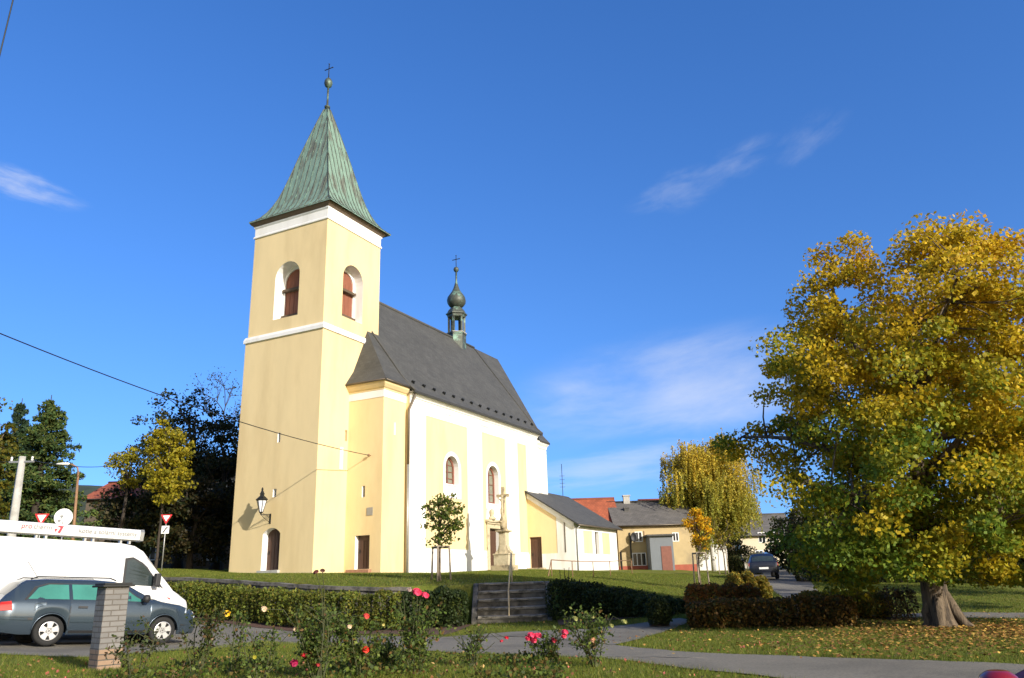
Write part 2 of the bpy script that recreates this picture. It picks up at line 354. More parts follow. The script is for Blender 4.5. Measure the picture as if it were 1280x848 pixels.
gy = np.unique(np.r_[np.linspace(-300, -12, 8), np.linspace(-12, 8, 12), np.arange(8, 36.01, .28), np.arange(36.7, 75, .7), np.linspace(76, 150, 24), np.linspace(160, 2500, 10)])
GX, GY = np.meshgrid(gx, gy); GZ = hraw(GX, GY)
def h(x, y):
    """height of the ground sheet (bilinear on its own grid)"""
    x = np.asarray(x, float); y = np.asarray(y, float)
    i = np.clip(np.searchsorted(gx, x) - 1, 0, len(gx) - 2); j = np.clip(np.searchsorted(gy, y) - 1, 0, len(gy) - 2)
    u = (x - gx[i]) / (gx[i+1] - gx[i]); v = (y - gy[j]) / (gy[j+1] - gy[j])
    return GZ[j, i]*(1-u)*(1-v) + GZ[j, i+1]*u*(1-v) + GZ[j+1, i]*(1-u)*v + GZ[j+1, i+1]*u*v
nx, ny = len(gx), len(gy)
ii, jj = np.meshgrid(np.arange(nx-1), np.arange(ny-1)); b0 = (jj*nx + ii).ravel()
g = npmesh('ground', np.c_[GX.ravel(), GY.ravel(), GZ.ravel()], np.c_[b0, b0+1, b0+nx+1, b0+nx], M['lawn'], smooth=True)
tag(g, 'green lawn sloping up towards the yellow church', 'ground', kind='structure')

def hit(px, py, y0=8.0):
    """ground point seen at a photo point"""
    Ys = np.arange(y0, 120, .1); d = fwv + rtv * (px - 640) / FOC - upv * (py - 424) / FOC
    P = CAM[None] + d[None] * (Ys / d[1])[:, None]; s = P[:, 2] - h(P[:, 0], P[:, 1])
    k = np.argmax(s < 0); return P[k] if s[k] < 0 else P[-1]

POLYS = []
def strip(name, A, B, m, dz, na=None, nb=8, label=None, cat=None, kind='structure', wob=0.0):
    """sheet between two edge lines, laid on the ground"""
    A = np.array([a[:2] for a in A], float); B = np.array([b[:2] for b in B], float)
    POLYS.append(np.r_[A, B[::-1]])
    def res(P, n):
        s = np.r_[0, np.cumsum(np.linalg.norm(np.diff(P, axis=0), axis=1))]; t = np.linspace(0, s[-1], n)
        return np.c_[np.interp(t, s, P[:, 0]), np.interp(t, s, P[:, 1])]
    na = na or int(max(np.linalg.norm(np.diff(A, axis=0), axis=1).sum(), np.linalg.norm(np.diff(B, axis=0), axis=1).sum()) / .3) + 2
    a, b = res(A, na), res(B, na)
    if wob:
        for q in (a, b): q += np.random.default_rng(5).normal(0, wob, q.shape)
    t = np.linspace(0, 1, nb)[:, None, None]; P = a[None]*(1-t) + b[None]*t
    V = np.c_[P.reshape(-1, 2), h(P[..., 0], P[..., 1]).ravel() + dz]
    i, j = np.meshgrid(np.arange(na-1), np.arange(nb-1)); q = (j*na + i).ravel()
    o = npmesh(name, V, np.c_[q, q+1, q+na+1, q+na], m, smooth=True)
    return tag(o, label, cat, kind=kind)

near = [(-24, 24), (-16, 19.5), (-11.5, 16.9), (-8.2, 16.3), hit(330, 803), hit(480, 811), hit(560, 817), hit(650, 821), hit(760, 825), hit(860, 837), hit(960, 848), (5.0, 8.6), (8.2, 3.0), (12, -8)]
far = [(-22, 30), (-15.5, 29.5), (-12.0, 29.2), hit(330, 785), hit(430, 795), hit(560, 797), hit(660, 796), hit(770, 808), hit(860, 817), hit(1000, 822), hit(1265, 832), (9.5, 8.8), (14, 2.0), (20, -8)]
strip('road', near, far, M['asphalt'], .018, nb=22, wob=.03, label='grey asphalt road running past the church steps', cat='road')
pathA = [hit(665, 797), hit(770, 808), hit(800, 800), hit(835, 789), hit(866, 777)]
pathB = [hit(560, 797), hit(640, 791), hit(720, 788), hit(790, 782), hit(850, 774)]
strip('path', pathA, pathB, M['asphalt'], .024, nb=8, wob=.03, label='narrow asphalt path branching off between the hedges', cat='path')
strip('side_road', [(18.0, 19.0), (13.8, 21.2), (9.8, 22.6), (8.6, 26), (10.6, 33), (13.6, 46), (16, 58), (24, 90)], [(18.5, 21.8), (14.3, 23.6), (11.4, 24.9), (10.8, 28), (12.4, 33.6), (16.2, 46), (19.5, 58), (29, 90)], M['asphalt'], .02, nb=8, wob=.03,
      label='asphalt side road leading past the parked dark car', cat='road')
strip('mulch_bed', [hit(228, 771), hit(300, 783), hit(430, 794), hit(560, 795)], [(-13.3, 31.6), (-9.4, 29.4), (-5.6, 27.0), (-1.5, 26.4)], M['mulch'], .03, nb=6, wob=.04, label='brown soil strip below the clipped hedge', cat='soil bed')
strip('mulch_bed', [hit(700, 783), hit(760, 777), hit(815, 772)], [(1.2, 26.6), (3.0, 25.6), (4.2, 24.6)], M['mulch'], .034, nb=5, wob=.04, label='brown soil strip below the sloping hedge', cat='soil bed')

# ------------------------------------------------------------------ the church
church = empty('church', (CO[0], CO[1], 0), 'pale yellow village church with square green spired tower and dark grey nave roof', 'church', rz=math.pi/2 - YA)
FX = lambda X: (lambda a, b, d: (X + d, a, b))       # wall facing -X : a = Y, b = Z
FY = lambda Y: (lambda a, b, d: (a, Y + d, b))       # wall facing -Y : a = X, b = Z
PX = lambda X: (lambda a, b, d: (X - d, a, b))
PY = lambda Y: (lambda a, b, d: (a, Y - d, b))
Zb = 0.6                                              # walls run down into the ground
TW, TD = 6.55, 5.9
# --- tower walls
tm = MB()
tdoor = arch(2.58, 3.96, 2.37, 4.80, 0.34)
sl1, sl2 = rect(3.02, 3.24, 9.95, 10.55), rect(3.08, 3.36, 6.62, 7.12)
tm.panel(rect(0, TW, Zb, 16.95), [tdoor, sl1, sl2], FX(0), .48, 1)
tm.panel(rect(0, TD, Zb, 16.95), [rect(2.50, 2.72, 10.05, 10.75)], FY(0), .3)
tm.panel(rect(0, TW, Zb, 16.95), [], PX(TD), .3)
tm.panel(rect(0, TD, Zb, 16.95), [], PY(TW), .3)
wf, ws = arch(2.24, 4.34, 18.15, 22.07), arch(1.86, 3.98, 18.2, 22.05)
u = .09
tm.panel(rect(u, TW-u, 16.95, 24.5), [wf], FX(u), .82, 1)
tm.panel(rect(u, TD-u, 16.95, 24.5), [ws], FY(u), .72, 1)
tm.panel(rect(u, TW-u, 16.95, 24.5), [arch(2.24, 4.34, 18.15, 22.07)], PX(TD-u), .7, 1)
tm.panel(rect(u, TD-u, 16.95, 24.5), [arch(1.86, 3.98, 18.2, 22.05)], PY(TW-u), .7, 1)
tower = tm.build('tower_wall', [M['yellow'], M['white']], church)
# white frames round the belfry openings, string course, cornice
def ring(mb, inner, outer, fn, d0, d1):
    n = len(inner); I0 = [mb.vert(fn(a, b, d0)) for a, b in inner]; O0 = [mb.vert(fn(a, b, d0)) for a, b in outer]; O1 = [mb.vert(fn(a, b, d1)) for a, b in outer]; I1 = [mb.vert(fn(a, b, d1)) for a, b in inner]
    for j in range(n):
        k = (j+1) % n; mb.face((I0[j], I0[k], O0[k], O0[j])); mb.face((O0[j], O0[k], O1[k], O1[j])); mb.face((I0[k], I0[j], I1[j], I1[k]))
def square_ring(mb, prof, x0, x1, y0, y1):
    """moulding running round a rectangle: prof = [(out, z)...]"""
    rs = [[mb.vert((x0-o, y0-o, z)), mb.vert((x1+o, y0-o, z)), mb.vert((x1+o, y1+o, z)), mb.vert((x0-o, y1+o, z))] for o, z in prof]
    for A, B in zip(rs, rs[1:]):
        for j in range(4): mb.face((A[j], A[(j+1) % 4], B[(j+1) % 4], B[j]))
m = MB(); square_ring(m, [(0, 16.80), (.10, 16.84), (.10, 17.05), (.02, 17.24), (-u-.02, 17.26)], 0, TD, 0, TW); m.build('string_course', M['white'], tower)
m = MB(); square_ring(m, [(-.02, 24.38), (.08, 24.42), (.08, 24.52), (.02, 24.60), (.02, 25.12), (.09, 25.22), (.09, 25.3), (-.3, 25.32)], u, TD-u, u, TW-u); m.build('cornice', M['white'], tower)
m = MB(); square_ring(m, [(.04, 25.24), (.16, 25.36), (.24, 25.42), (.32, 25.54), (.34, 25.62), (0, 25.64)], u, TD-u, u, TW-u); m.build('soffit', M['eavewood'], tower)
def closed(name, outline, fn, m_, parent, depth, extra=None):
    mb = MB(); mb.extr(outline, fn, depth, depth + .06); o = mb.build(name, m_, parent); return o
belf = []
for fn, (a0, a1, b0, b1), dep in ((FX(u), (2.24, 4.34, 18.15, 22.07), .82), (FY(u), (1.86, 3.98, 18.2, 22.05), .72)):
    mb = MB(); mb.panel(rect(a0-.05, a1+.05, b0-.05, b1+.05), [arch(a0+.12, a1-.12, b0+.30, b1-.24)], (lambda f: lambda a, b, d: f(a, b, dep + d))(fn), .12)
    surr = mb.build('belfry_window', M['white'], church)
    mb = MB(); mb.extr(arch(a0+.10, a1-.10, b0+.28, b1-.22), fn, dep+.10, dep+.16)
    for k in range(1, 5):
        a = a0+.12 + (a1-a0-.24)*k/5; mb.extr(rect(a-.015, a+.015, b0+.5, b1-1.1), fn, dep+.085, dep+.0995)
    mb.build('shutter', M['shutter'], surr)
    for z in (b0+.26, b0 + (b1-b0)*.54): mb = MB(); mb.extr(rect(a0+.08, a1-.08, z, z+.17), fn, dep-.2, dep+.09); mb.build('cross_bar', M['shutterbar'], surr)
def door(name, outline, fn, dep, parent, a0, a1, b0, b1, n=6, handle_side=1):
    mb = MB(); mb.extr(outline, fn, dep, dep + .08)
    for k in range(1, n):
        a = a0 + (a1-a0)*k/n; mb.extr(rect(a-.012, a+.012, b0+.04, b1-.25), fn, dep-.018, dep-.0005)
    o = mb.build(name, M['door'], parent)
    mb = MB(); a = a1-.16 if handle_side > 0 else a0+.16; zc = b0+1.02
    mb.extr(rect(a-.025, a+.025, zc-.12, zc+.12), fn, dep-.03, dep-.019); mb.extr(rect(a-.08, a+.02, zc-.015, zc+.015), fn, dep-.09, dep-.031)
    mb.build('handle', M['iron'], o); return o
door('door', arch(2.56, 3.98, 2.37, 4.82, .34), FX(0), .46, church, 2.58, 3.96, 2.37, 4.80, 5)
m = MB(); m.box((-.22, 2.45, 2.1), (.45, 4.08, 2.36)); m.build('doorstep', M['concrete'], church, .015)
for nm, o_, fn, dep in (('slit_window', rect(3.0, 3.26, 9.93, 10.57), FX(0), .30), ('slit_window', rect(3.06, 3.38, 6.60, 7.14), FX(0), .30), ('slit_window', rect(2.48, 2.74, 10.03, 10.77), FY(0), .2)):
    closed(nm, o_, fn, M['dark'], church, dep)
m = MB(); m.box((2.05, -.03, 8.25), (2.33, -.002, 9.62)); m.build('plaster_patch', M['white'], church)

# --- tower spire
cx, cy = 3.04, 3.17
prof = [(3.38, 25.58), (3.16, 25.72), (2.90, 25.98), (2.6, 26.42), (2.35, 26.95), (2.12, 27.55), (1.88, 28.4), (1.66, 29.3), (1.28, 30.95), (.98, 32.15), (.72, 33.2), (.42, 34.35), (.16, 35.3)]
m = MB(); rs = []
AX, AY = .985, 1.06
for r, z in prof: rs.append([m.vert((cx + sx*r*AX, cy + sy*r*AY, z)) for sx, sy in ((-1,-1),(1,-1),(1,1),(-1,1))])
for A, B in zip(rs, rs[1:]):
    for j in range(4): m.face((A[j], A[(j+1) % 4], B[(j+1) % 4], B[j]))
m.face(rs[-1])
ed = [m.vert((cx + sx*3.38*AX, cy + sy*3.38*AY, 25.52)) for sx, sy in ((-1,-1),(1,-1),(1,1),(-1,1))]
for j in range(4): m.face((ed[j], ed[(j+1) % 4], rs[0][(j+1) % 4], rs[0][j]))
zr = lambda r: np.interp(-r, [-p[0] for p in prof], [p[1] for p in prof])
m.mi = 1
for side in range(4):                                     # standing seams running up the slope to the hips
    for k in range(-7, 8):
        o = k * .45 + .05
        rr = [p[0] for p in prof if p[0] > abs(o) + .05] + [max(abs(o) + .03, .16)]
        pts = []
        for r in rr:
            z = zr(r)
            p = {0: (o*AX, -r*AY), 1: (r*AX, o*AY), 2: (o*AX, r*AY), 3: (-r*AX, o*AY)}[side]
            pts.append((cx+p[0], cy+p[1], z + .02))
        if len(pts) > 1: m.tube(pts, .036, 4, False)
for sx, sy in ((-1,-1),(1,-1),(1,1),(-1,1)): m.tube([(cx + sx*r*AX, cy + sy*r*AY, z+.015) for r, z in prof], .04, 6, False)
spire = m.build('spire', [M['copper'], M['oldcopper']], church)
m = MB(); m.lathe([(.19, 35.05), (.17, 35.45), (.21, 35.46), (.21, 35.58), (.08, 35.6), (.065, 37.2), (.12, 37.22), (.25, 37.34), (.31, 37.55), (.29, 37.76), (.20, 37.94), (.1, 38.02), (.05, 38.1)], (cx, cy, 0), 14); m.build('finial', M['oldcopper'], spire)
def cross(mb, c, z0, z1, arm, r, za=None, along=(0, 1)):
    za = za or z0 + (z1-z0)*.66
    mb.tube([(c[0], c[1], z0), (c[0], c[1], z1)], r, 6); mb.tube([(c[0]-arm*along[0], c[1]-arm*along[1], za), (c[0]+arm*along[0], c[1]+arm*along[1], za)], r, 6)
    for e in (-1, 1): mb.lathe([(.01, -.05), (r*1.9, 0), (.01, .05)], (c[0]+e*arm*along[0], c[1]+e*arm*along[1], za), 6)
    mb.lathe([(.01, -.05), (r*1.9, 0), (.01, .05)], (c[0], c[1], z1), 6)
m = MB(); cross(m, (cx, cy), 38.05, 39.3, .36, .035); m.build('cross', M['iron'], spire)

# --- nave walls
S, SB, NB = -2.993, -2.70, 9.49                          # south wall, west bay wall, north wall
w1, w2 = arch(9.51, 11.27, 7.82, 9.79), arch(15.43, 17.15, 6.93, 9.77)
portal = rect(15.47, 17.1, 2.05, 5.12)
m = MB()
m.panel(rect(5.25, 24.2, Zb, 13.3), [w1, w2, portal], FY(S), .42, 1)
bdoor = rect(-1.87, -.79, 2.28, 4.24); bsl = rect(-1.42, -1.2, 6.5, 7.2)
m.panel(rect(SB, 0.02, Zb, 13.3), [bdoor, bsl], FX(2.80), .34, 1)
m.panel(rect(2.80, 5.25, Zb, 13.3), [], FY(SB), .3)
m.poly([(5.25, S, Zb), (5.25, SB, Zb), (5.25, SB, 13.3), (5.25, S, 13.3)])
m.poly([(2.8, TW-.02, Zb), (2.8, 7.6, Zb), (2.8, 7.6, 13.3), (2.8, TW-.02, 13.3)]); m.poly([(2.8, 7.6, Zb), (5.25, 7.6, Zb), (5.25, 7.6, 13.3), (2.8, 7.6, 13.3)]); m.poly([(5.25, 7.6, Zb), (5.25, NB, Zb), (5.25, NB, 13.3), (5.25, 7.6, 13.3)])
m.poly([(5.25, NB, Zb), (24.2, NB, Zb), (24.2, NB, 13.3), (5.25, NB, 13.3)])
m.poly([(24.2, S, Zb), (24.2, NB, Zb), (24.2, NB, 13.3), (24.2, 3.25, 22.1), (24.2, S, 13.3)])
CHO = [(24.2, S+.13), (26.3, S+.13), (29.6, .6), (29.6, 5.9), (26.3, NB-.13), (24.2, NB-.13)]
for (xa, ya), (xb, yb) in zip(CHO, CHO[1:]): m.poly([(xa, ya, Zb), (xb, yb, Zb), (xb, yb, 12.9), (xa, ya, 12.9)])
nave = m.build('nave_wall', [M['yellow'], M['white']], church)
# white pilasters, frieze, base
m = MB()
fy = FY(S)
def band(a0, a1, b0, b1, d=.03): m.extr(rect(a0, a1, b0, b1), fy, -d, .001)
for a0, a1, i0, i1 in ((5.25, 7.08, 5.62, 6.72), (12.5, 14.62, 12.95, 14.2), (18.35, 20.42, 18.8, 20.0), (22.05, 24.2, 22.4, 23.85)):
    band(a0, a1, 3.5, 12.10); m.extr(rect(i0, i1, 3.52, 12.06), fy, -.075, -.0295)
band(5.25, 24.2, 12.10, 12.58)
for a0, a1, b0, b1, bot in ((9.51, 11.27, 7.82, 9.79, 6.9), (15.43, 17.15, 6.93, 9.77, 6.5)):      # window surrounds with an apron below
    o = [(a0-.30, bot), (a1+.30, bot)] + [(a1+.30, b1-.88)] + arch(a0-.30, a1+.30, b0, b1+.30)[3:-1] + [(a0-.30, b1-.88)]
    i = arch(a0, a1, b0, b1)
    m.panel(o, [i], lambda a, b, d: (a, S - .028 + d, b), .03)
m.build('pilasters', M['white'], nave)
m = MB(); m.extr([(5.25, Zb), (15.40, Zb), (15.40, 3.5), (5.25, 3.5)], fy, -.045, .001); m.extr(rect(17.2, 24.2, Zb, 3.5), fy, -.045, .001); m.build('base_course', M['dado'], nave)
# west bay frieze
m = MB(); m.extr(rect(SB, 0.0, 12.62, 13.08), FX(2.8), -.03, .0); m.extr(rect(2.77, 5.22, 12.62, 13.08), FY(SB), -.03, 0)
m.build('frieze', M['white'], nave)
# eaves cornice
def cornice(mb, path, prof):
    rings = []
    for (x, y, ox, oy) in path: rings.append([mb.vert((x + ox*o, y + oy*o, z)) for o, z in prof])
    for A, B in zip(rings, rings[1:]):
        for j in range(len(prof)-1): mb.face((A[j], B[j], B[j+1], A[j+1]))
m = MB(); cornice(m, [(5.2, S, 0, -1), (24.2, S, 0, -1), (24.2, S+.6, 0, -1)], [(0, 12.56), (.07, 12.60), (.07, 12.68), (.04, 12.72), (.05, 12.98), (.13, 13.04), (.13, 13.09), (.26, 13.16), (.34, 13.27), (.36, 13.38), (0, 13.4)])
m.poly([(5.2, S, 12.56), (5.2, S-.07, 12.62), (5.2, S-.13, 13.04), (5.2, S-.36, 13.38), (5.2, S, 13.4)]); m.build('cornice', M['white'], nave)
m = MB(); pr = [(0, 13.06), (.06, 13.10), (.06, 13.17), (.16, 13.24), (.30, 13.42), (.36, 13.60), (.38, 13.66), (0, 13.68)]
cornice(m, [(2.8, .03, -1, 0), (2.8, SB, -1, -1), (5.2, SB, 0, -1)], pr); m.build('bay_cornice', M['yellow'], nave)
m = MB(); cornice(m, [(x, y, ox, oy) for (x, y), (ox, oy) in zip(CHO, ((0, -1), (.3, -1), (1, -.4), (1, .4), (.3, 1), (0, 1)))], [(0, 12.25), (.06, 12.3), (.06, 12.45), (.25, 12.66), (.3, 12.8), (0, 12.82)])
m.poly([(24.2, CHO[0][1], 12.25), (24.2, CHO[0][1]-.3, 12.8), (24.2, CHO[0][1], 12.82)]); m.build('cornice', M['white'], nave)
m = MB(); m.extr(rect(24.2, 25.0, 3.6, 12.2), FY(S+.13), -.03, 0); m.extr(rect(25.15, 26.28, 3.6, 12.2), FY(S+.13), -.03, 0); m.build('pilasters', M['white'], nave)
# windows of the nave
for a0, a1, b0, b1, dep in ((9.51, 11.27, 7.82, 9.79, .42), (15.43, 17.15, 6.93, 9.77, .42)):
    fn = FY(S)
    mb = MB(); mb.panel(arch(a0-.02, a1+.02, b0-.02, b1+.02), [arch(a0+.16, a1-.16, b0+.16, b1-.16)], lambda a, b, d: (a, S+dep-.06+d, b), .08)
    c = (a0+a1)/2; mb.extr(rect(c-.04, c+.04, b0+.1, b1-.1), fn, dep-.055, dep+.01)
    for k in (1, 2, 3): z = b0 + (b1-b0-.5)*k/3.2; mb.extr(rect(a0+.1, c-.041, z-.02, z+.02), fn, dep-.045, dep); mb.extr(rect(c+.041, a1-.1, z-.02, z+.02), fn, dep-.045, dep)
    wd = mb.build('window', M['winframe'], church)
    mb = MB(); mb.extr(arch(a0, a1, b0, b1), fn, dep+.012, dep+.03); mb.build('pane', M['glass'], wd)
    mb = MB(); mb.extr(rect(a0-.06, a1+.06, b0-.10, b0-.005), fn, -.09, .0); mb.build('sill', M['white'], wd, .01)
# portal with stone surround, cornice and a bust over it
pd = door('door', rect(15.45, 17.12, 2.05, 5.14), FY(S), .30, church, 15.5, 17.08, 2.1, 5.1, 7)
m = MB()
m.extr(rect(15.08, 15.46, 2.0, 5.12), fy, -.10, -.0005); m.extr(rect(17.11, 17.5, 2.0, 5.12), fy, -.10, -.0005); m.extr(rect(15.08, 17.5, 5.121, 5.55), fy, -.10, -.0005)
m.extr(rect(14.9, 17.68, 5.551, 5.72), fy, -.30, -.0005); m.extr(rect(14.98, 17.6, 5.42, 5.55), fy, -.2, -.1005)
ps = m.build('portal_surround', M['stonelight'], church, .012)
m = MB(); m.extr([(15.1, 5.721), (17.5, 5.721), (17.4, 6.4), (16.9, 6.62), (15.7, 6.62), (15.2, 6.4)], fy, -.06, -.0005); m.build('gable_panel', M['white'], ps)
m = MB(); m.lathe([(.28, 0), (.3, .12), (.2, .2), (.12, .3), (.17, .42), (.2, .55), (.17, .68), (.06, .76)], (15.62, S-.2, 5.722), 12); m.build('bust', M['stonelight'], ps)
m = MB(); m.box((14.9, S-.75, 1.5), (17.6, S-.05, 2.04)); m.build('doorstep', M['stone'], church, .02)
# bay door, slit, sign, anchor
door('door', rect(-1.89, -.77, 2.28, 4.26), FX(2.80), .30, church, -1.86, -.80, 2.3, 4.22, 5)
m = MB(); m.box((2.5, -2.05, 1.7), (2.79, -.35, 2.26)); m.box((2.2, -2.2, 1.6), (2.499, -.2, 2.05)); m.build('doorstep', M['brick_step'], church, .02)
closed('slit_window', rect(-1.44, -1.18, 6.48, 7.22), FX(2.80), M['dark'], church, .22)
m = MB(); m.box((2.765, -2.05, 5.38), (2.797, -1.62, 5.85)); m.build('notice_plate', M['steel'], church)
m = MB(); m.box((3.93, SB-.05, 10.35), (4.03, SB-.003, 11.15)); m.build('wall_anchor', M['white'], church)
m = MB(); m.tube([(2.8, -1.78, 9.0), (2.62, -1.78, 9.0)], .03, 6); m.lathe([(.06, -.07), (.08, 0), (.06, .07)], (2.62, -1.78, 9.0), 8); m.build('wire_bracket', M['rust'], church)
# downpipe in the corner
m = MB(); m.tube([(5.35, S-.28, 13.3), (5.35, S-.3, 13.0), (5.14, S-.02, 12.2), (5.12, S+.0, 11.9), (5.12, S+.02, 8.6)], .075, 10)
dp = m.build('downpipe', M['pipe'], church)
m = MB(); m.tube([(5.12, S+.02, 8.6), (5.12, S+.02, 1.6)], .08, 10); m.build('lower_pipe', M['steel'], dp)
m = MB(); m.tube([(2.45, SB-.42, 13.62), (5.25, SB-.42, 13.62)], .06, 6); m.tube([(5.2, S-.40, 13.36), (24.45, S-.40, 13.36)], .06, 6); m.tube([(2.38, .05, 13.62), (2.38, SB-.42, 13.62)], .06, 6); m.build('gutter', M['pipe'], church)

# --- nave roof, slightly bell-cast at the eaves
RZ, RY = 22.14, 3.25
def slope(mb, prof, x0, x1, sgn, v0=0.0):
    """roof plane running along X; prof = [(Y offset outwards from ridge, Z)] from eave to ridge"""
    v = v0
    for (ya, za), (yb, zb) in zip(prof, prof[1:]):
        L = math.hypot(ya-yb, za-zb)
        mb.poly([(x0, RY - sgn*ya, za), (x1, RY - sgn*ya, za), (x1, RY - sgn*yb, zb), (x0, RY - sgn*yb, zb)], [(x0, v), (x1, v), (x1, v+L), (x0, v+L)]); v += L
np_ = [(6.72, 13.38), (6.2, 13.86), (5.6, 14.58), (5.0, 15.42), (0, RZ)]
m = MB()
slope(m, np_, 5.08, 24.5, 1); slope(m, np_, 5.08, 24.5, -1)
for xg in (5.08, 24.5):                                    # thickness at the verges
    for sg in (1, -1):
        for (ya, za), (yb, zb) in zip(np_, np_[1:]): m.poly([(xg, RY-sg*ya, za), (xg, RY-sg*yb, zb), (xg, RY-sg*yb, zb-.2), (xg, RY-sg*ya, za-.14)])
for sg in (1, -1): m.poly([(5.08, RY-sg*6.72, 13.38), (24.5, RY-sg*6.72, 13.38), (24.5, RY-sg*6.72, 13.24), (5.08, RY-sg*6.72, 13.24)]); m.poly([(5.08, RY-sg*6.72, 13.24), (24.5, RY-sg*6.72, 13.24), (24.5, RY-sg*6.2, 13.3), (5.08, RY-sg*6.2, 13.3)])
nroof = m.build('nave_roof', M['slate'], church, recalc=False)
m = MB(); m.tube([(5.08, RY, RZ+.03), (24.5, RY, RZ+.03)], .13, 8)
for xg in (5.1, 24.46): m.tube([(xg, RY-y, z+.03) for y, z in np_], .07, 6)
m.build('ridge_cap', M['verge'], nroof)
# choir roof with canted end
m = MB(); ez = 12.86
ev = [(24.5, S-.2), (26.42, S-.24), (30.0, .45), (30.0, 6.05), (26.42, NB+.24), (24.5, NB+.2)]
e2 = [(24.5, S+.55), (26.2, S+.55), (29.3, .85), (29.3, 5.65), (26.2, NB-.55), (24.5, NB-.55)]
rg = (29.2, RY, RZ+.02)
for k in range(5):
    (xa, ya), (xb, yb) = ev[k], ev[k+1]; (xc, yc), (xd, yd) = e2[k], e2[k+1]; L = math.hypot(xb-xa, yb-ya)
    m.poly([(xa, ya, ez), (xb, yb, ez), (xd, yd, ez+.95), (xc, yc, ez+.95)], [(0, 0), (L, 0), (L, 1.2), (0, 1.2)])
    if k == 0: m.poly([(xc, yc, ez+.95), (xd, yd, ez+.95), rg, (24.5, RY, RZ+.02)], [(0, 1.2), (L, 1.2), (L+1.5, 11), (0, 11)])
    elif k == 4: m.poly([(xc, yc, ez+.95), (xd, yd, ez+.95), (24.5, RY, RZ+.02), rg], [(0, 1.2), (L, 1.2), (L, 11), (-1, 11)])
    else: m.poly([(xc, yc, ez+.95), (xd, yd, ez+.95), rg], [(0, 1.2), (L, 1.2), (L/2, 11)])
    m.poly([(xa, ya, ez), (xb, yb, ez), (xb, yb, ez-.12), (xa, ya, ez-.12)])
for (xa, ya), (xb, yb) in ((ev[0], e2[0]),): m.poly([(xa, ya, ez), (xb, yb, ez+.95), (xb, yb, ez), (xa, ya, ez-.12)])
m.build('choir_roof', M['slate'], church, recalc=False)
# hipped roof of the west bay
m = MB(); wz = 13.68
E0, E1 = (2.36, SB-.46), (5.3, SB-.46)
h1 = (3.1, SB+.42, wz+.98); top = (6.3, RY, wz+8.1)
A = (3.1+3.25*.62, h1[1]+3.25, wz+.98+4.4)
m.poly([(E0[0], E0[1], wz), (5.3, E0[1], wz), (5.3, h1[1], h1[2]), h1], [(E0[0], 0), (5.3, 0), (5.3, 1.3), (3.1, 1.3)])
m.poly([h1, (5.3, h1[1], h1[2]), (5.3, A[1], A[2])], [(3.1, 1.3), (5.3, 1.3), (5.3, 6.6)]) if False else m.poly([h1, (5.3, h1[1], h1[2]), (5.3, A[1], A[2]), A], [(3.1, 1.3), (5.3, 1.3), (5.3, 6.6), (A[0], 6.6)])
m.poly([E0 + (wz,), h1, (3.1, .0, wz+.98), (E0[0], .0, wz)], [(0, 0), (.4, 1.2), (3, 1.2), (3, 0)])
m.poly([h1, A, (A[0], .0 + 1.2, A[2]), (3.1, 1.2, wz+.98)], [(0, 1.2), (2, 6.3), (4, 6.3), (4, 1.2)])
m.poly([(2.36, 0, wz), (2.36, 7.8, wz), (4.4, 7.0, wz+3.2), (4.4, 0, wz+3.2)])
m.poly([E0 + (wz,), (5.3, E0[1], wz), (5.3, E0[1], wz-.12), E0 + (wz-.12,)]); m.poly([E0 + (wz,), (E0[0], .05, wz), (E0[0], .05, wz-.12), E0 + (wz-.12,)])
m.build('bay_roof', M['slate'], church, recalc=False)
# snow guards
sg0 = MB(); sg0.box((-.05, -.17, .02), (.05, .05, .12)); sg0.box((-.16, -.05, .04), (.16, .0, .16))
first = None
for k in range(15):
    x = 5.9 + k*1.28
    if first is None: first = sg0.build('snow_guard', M['iron'], nroof, recalc=True); o = first
    else: o = first.copy(); col.objects.link(o); o.parent = nroof
    o.location = (x, RY-5.95, 14.17); o.rotation_euler = (R(48), 0, 0)
# --- ridge turret
tx, tz = 21.5, 0
m = MB(); m.lathe([(.84, 20.6), (.84, 22.55), (.90, 22.6), (.90, 22.7), (.7, 22.72)], (tx, RY, 0), 6, R(8), False)
turret = m.build('ridge_turret', M['oldcopper'], church)
m = MB(); m.lathe([(.88, 22.715), (.92, 22.74), (.92, 22.79), (.88, 22.8)], (tx, RY, 0), 6, R(8), False); m.build('rail', M['concrete'], turret)
for k in range(6):
    a = R(8 + 60*k); m = MB(); m.box((-.09, -.10, 22.72), (.09, .10, 24.4)); o = m.build('post', M['oldcopper'], turret); o.location = (tx + .70*math.cos(a), RY + .70*math.sin(a), 0); o.rotation_euler = (0, 0, a)
m = MB(); m.lathe([(.80, 24.22), (.84, 24.3), (.86, 24.42), (.98, 24.5), (.98, 24.6), (.86, 24.66), (.72, 24.95), (.5, 25.2), (.44, 25.25)], (tx, RY, 0), 6, R(8), False); m.build('canopy', M['oldcopper'], turret)
m = MB(); m.lathe([(.42, 25.2), (.66, 25.36), (.83, 25.62), (.87, 25.9), (.80, 26.2), (.60, 26.5), (.42, 26.75), (.28, 27.05), (.17, 27.4), (.09, 27.75), (.075, 28.7), (.15, 28.72), (.24, 28.85), (.25, 28.98), (.17, 29.14), (.05, 29.2)], (tx, RY, 0), 12, R(8)); m.build('onion_dome', M['oldcopper'], turret)
m = MB(); cross(m, (tx, RY), 29.15, 30.35, .36, .035, 29.95); m.build('cross', M['iron'], turret)

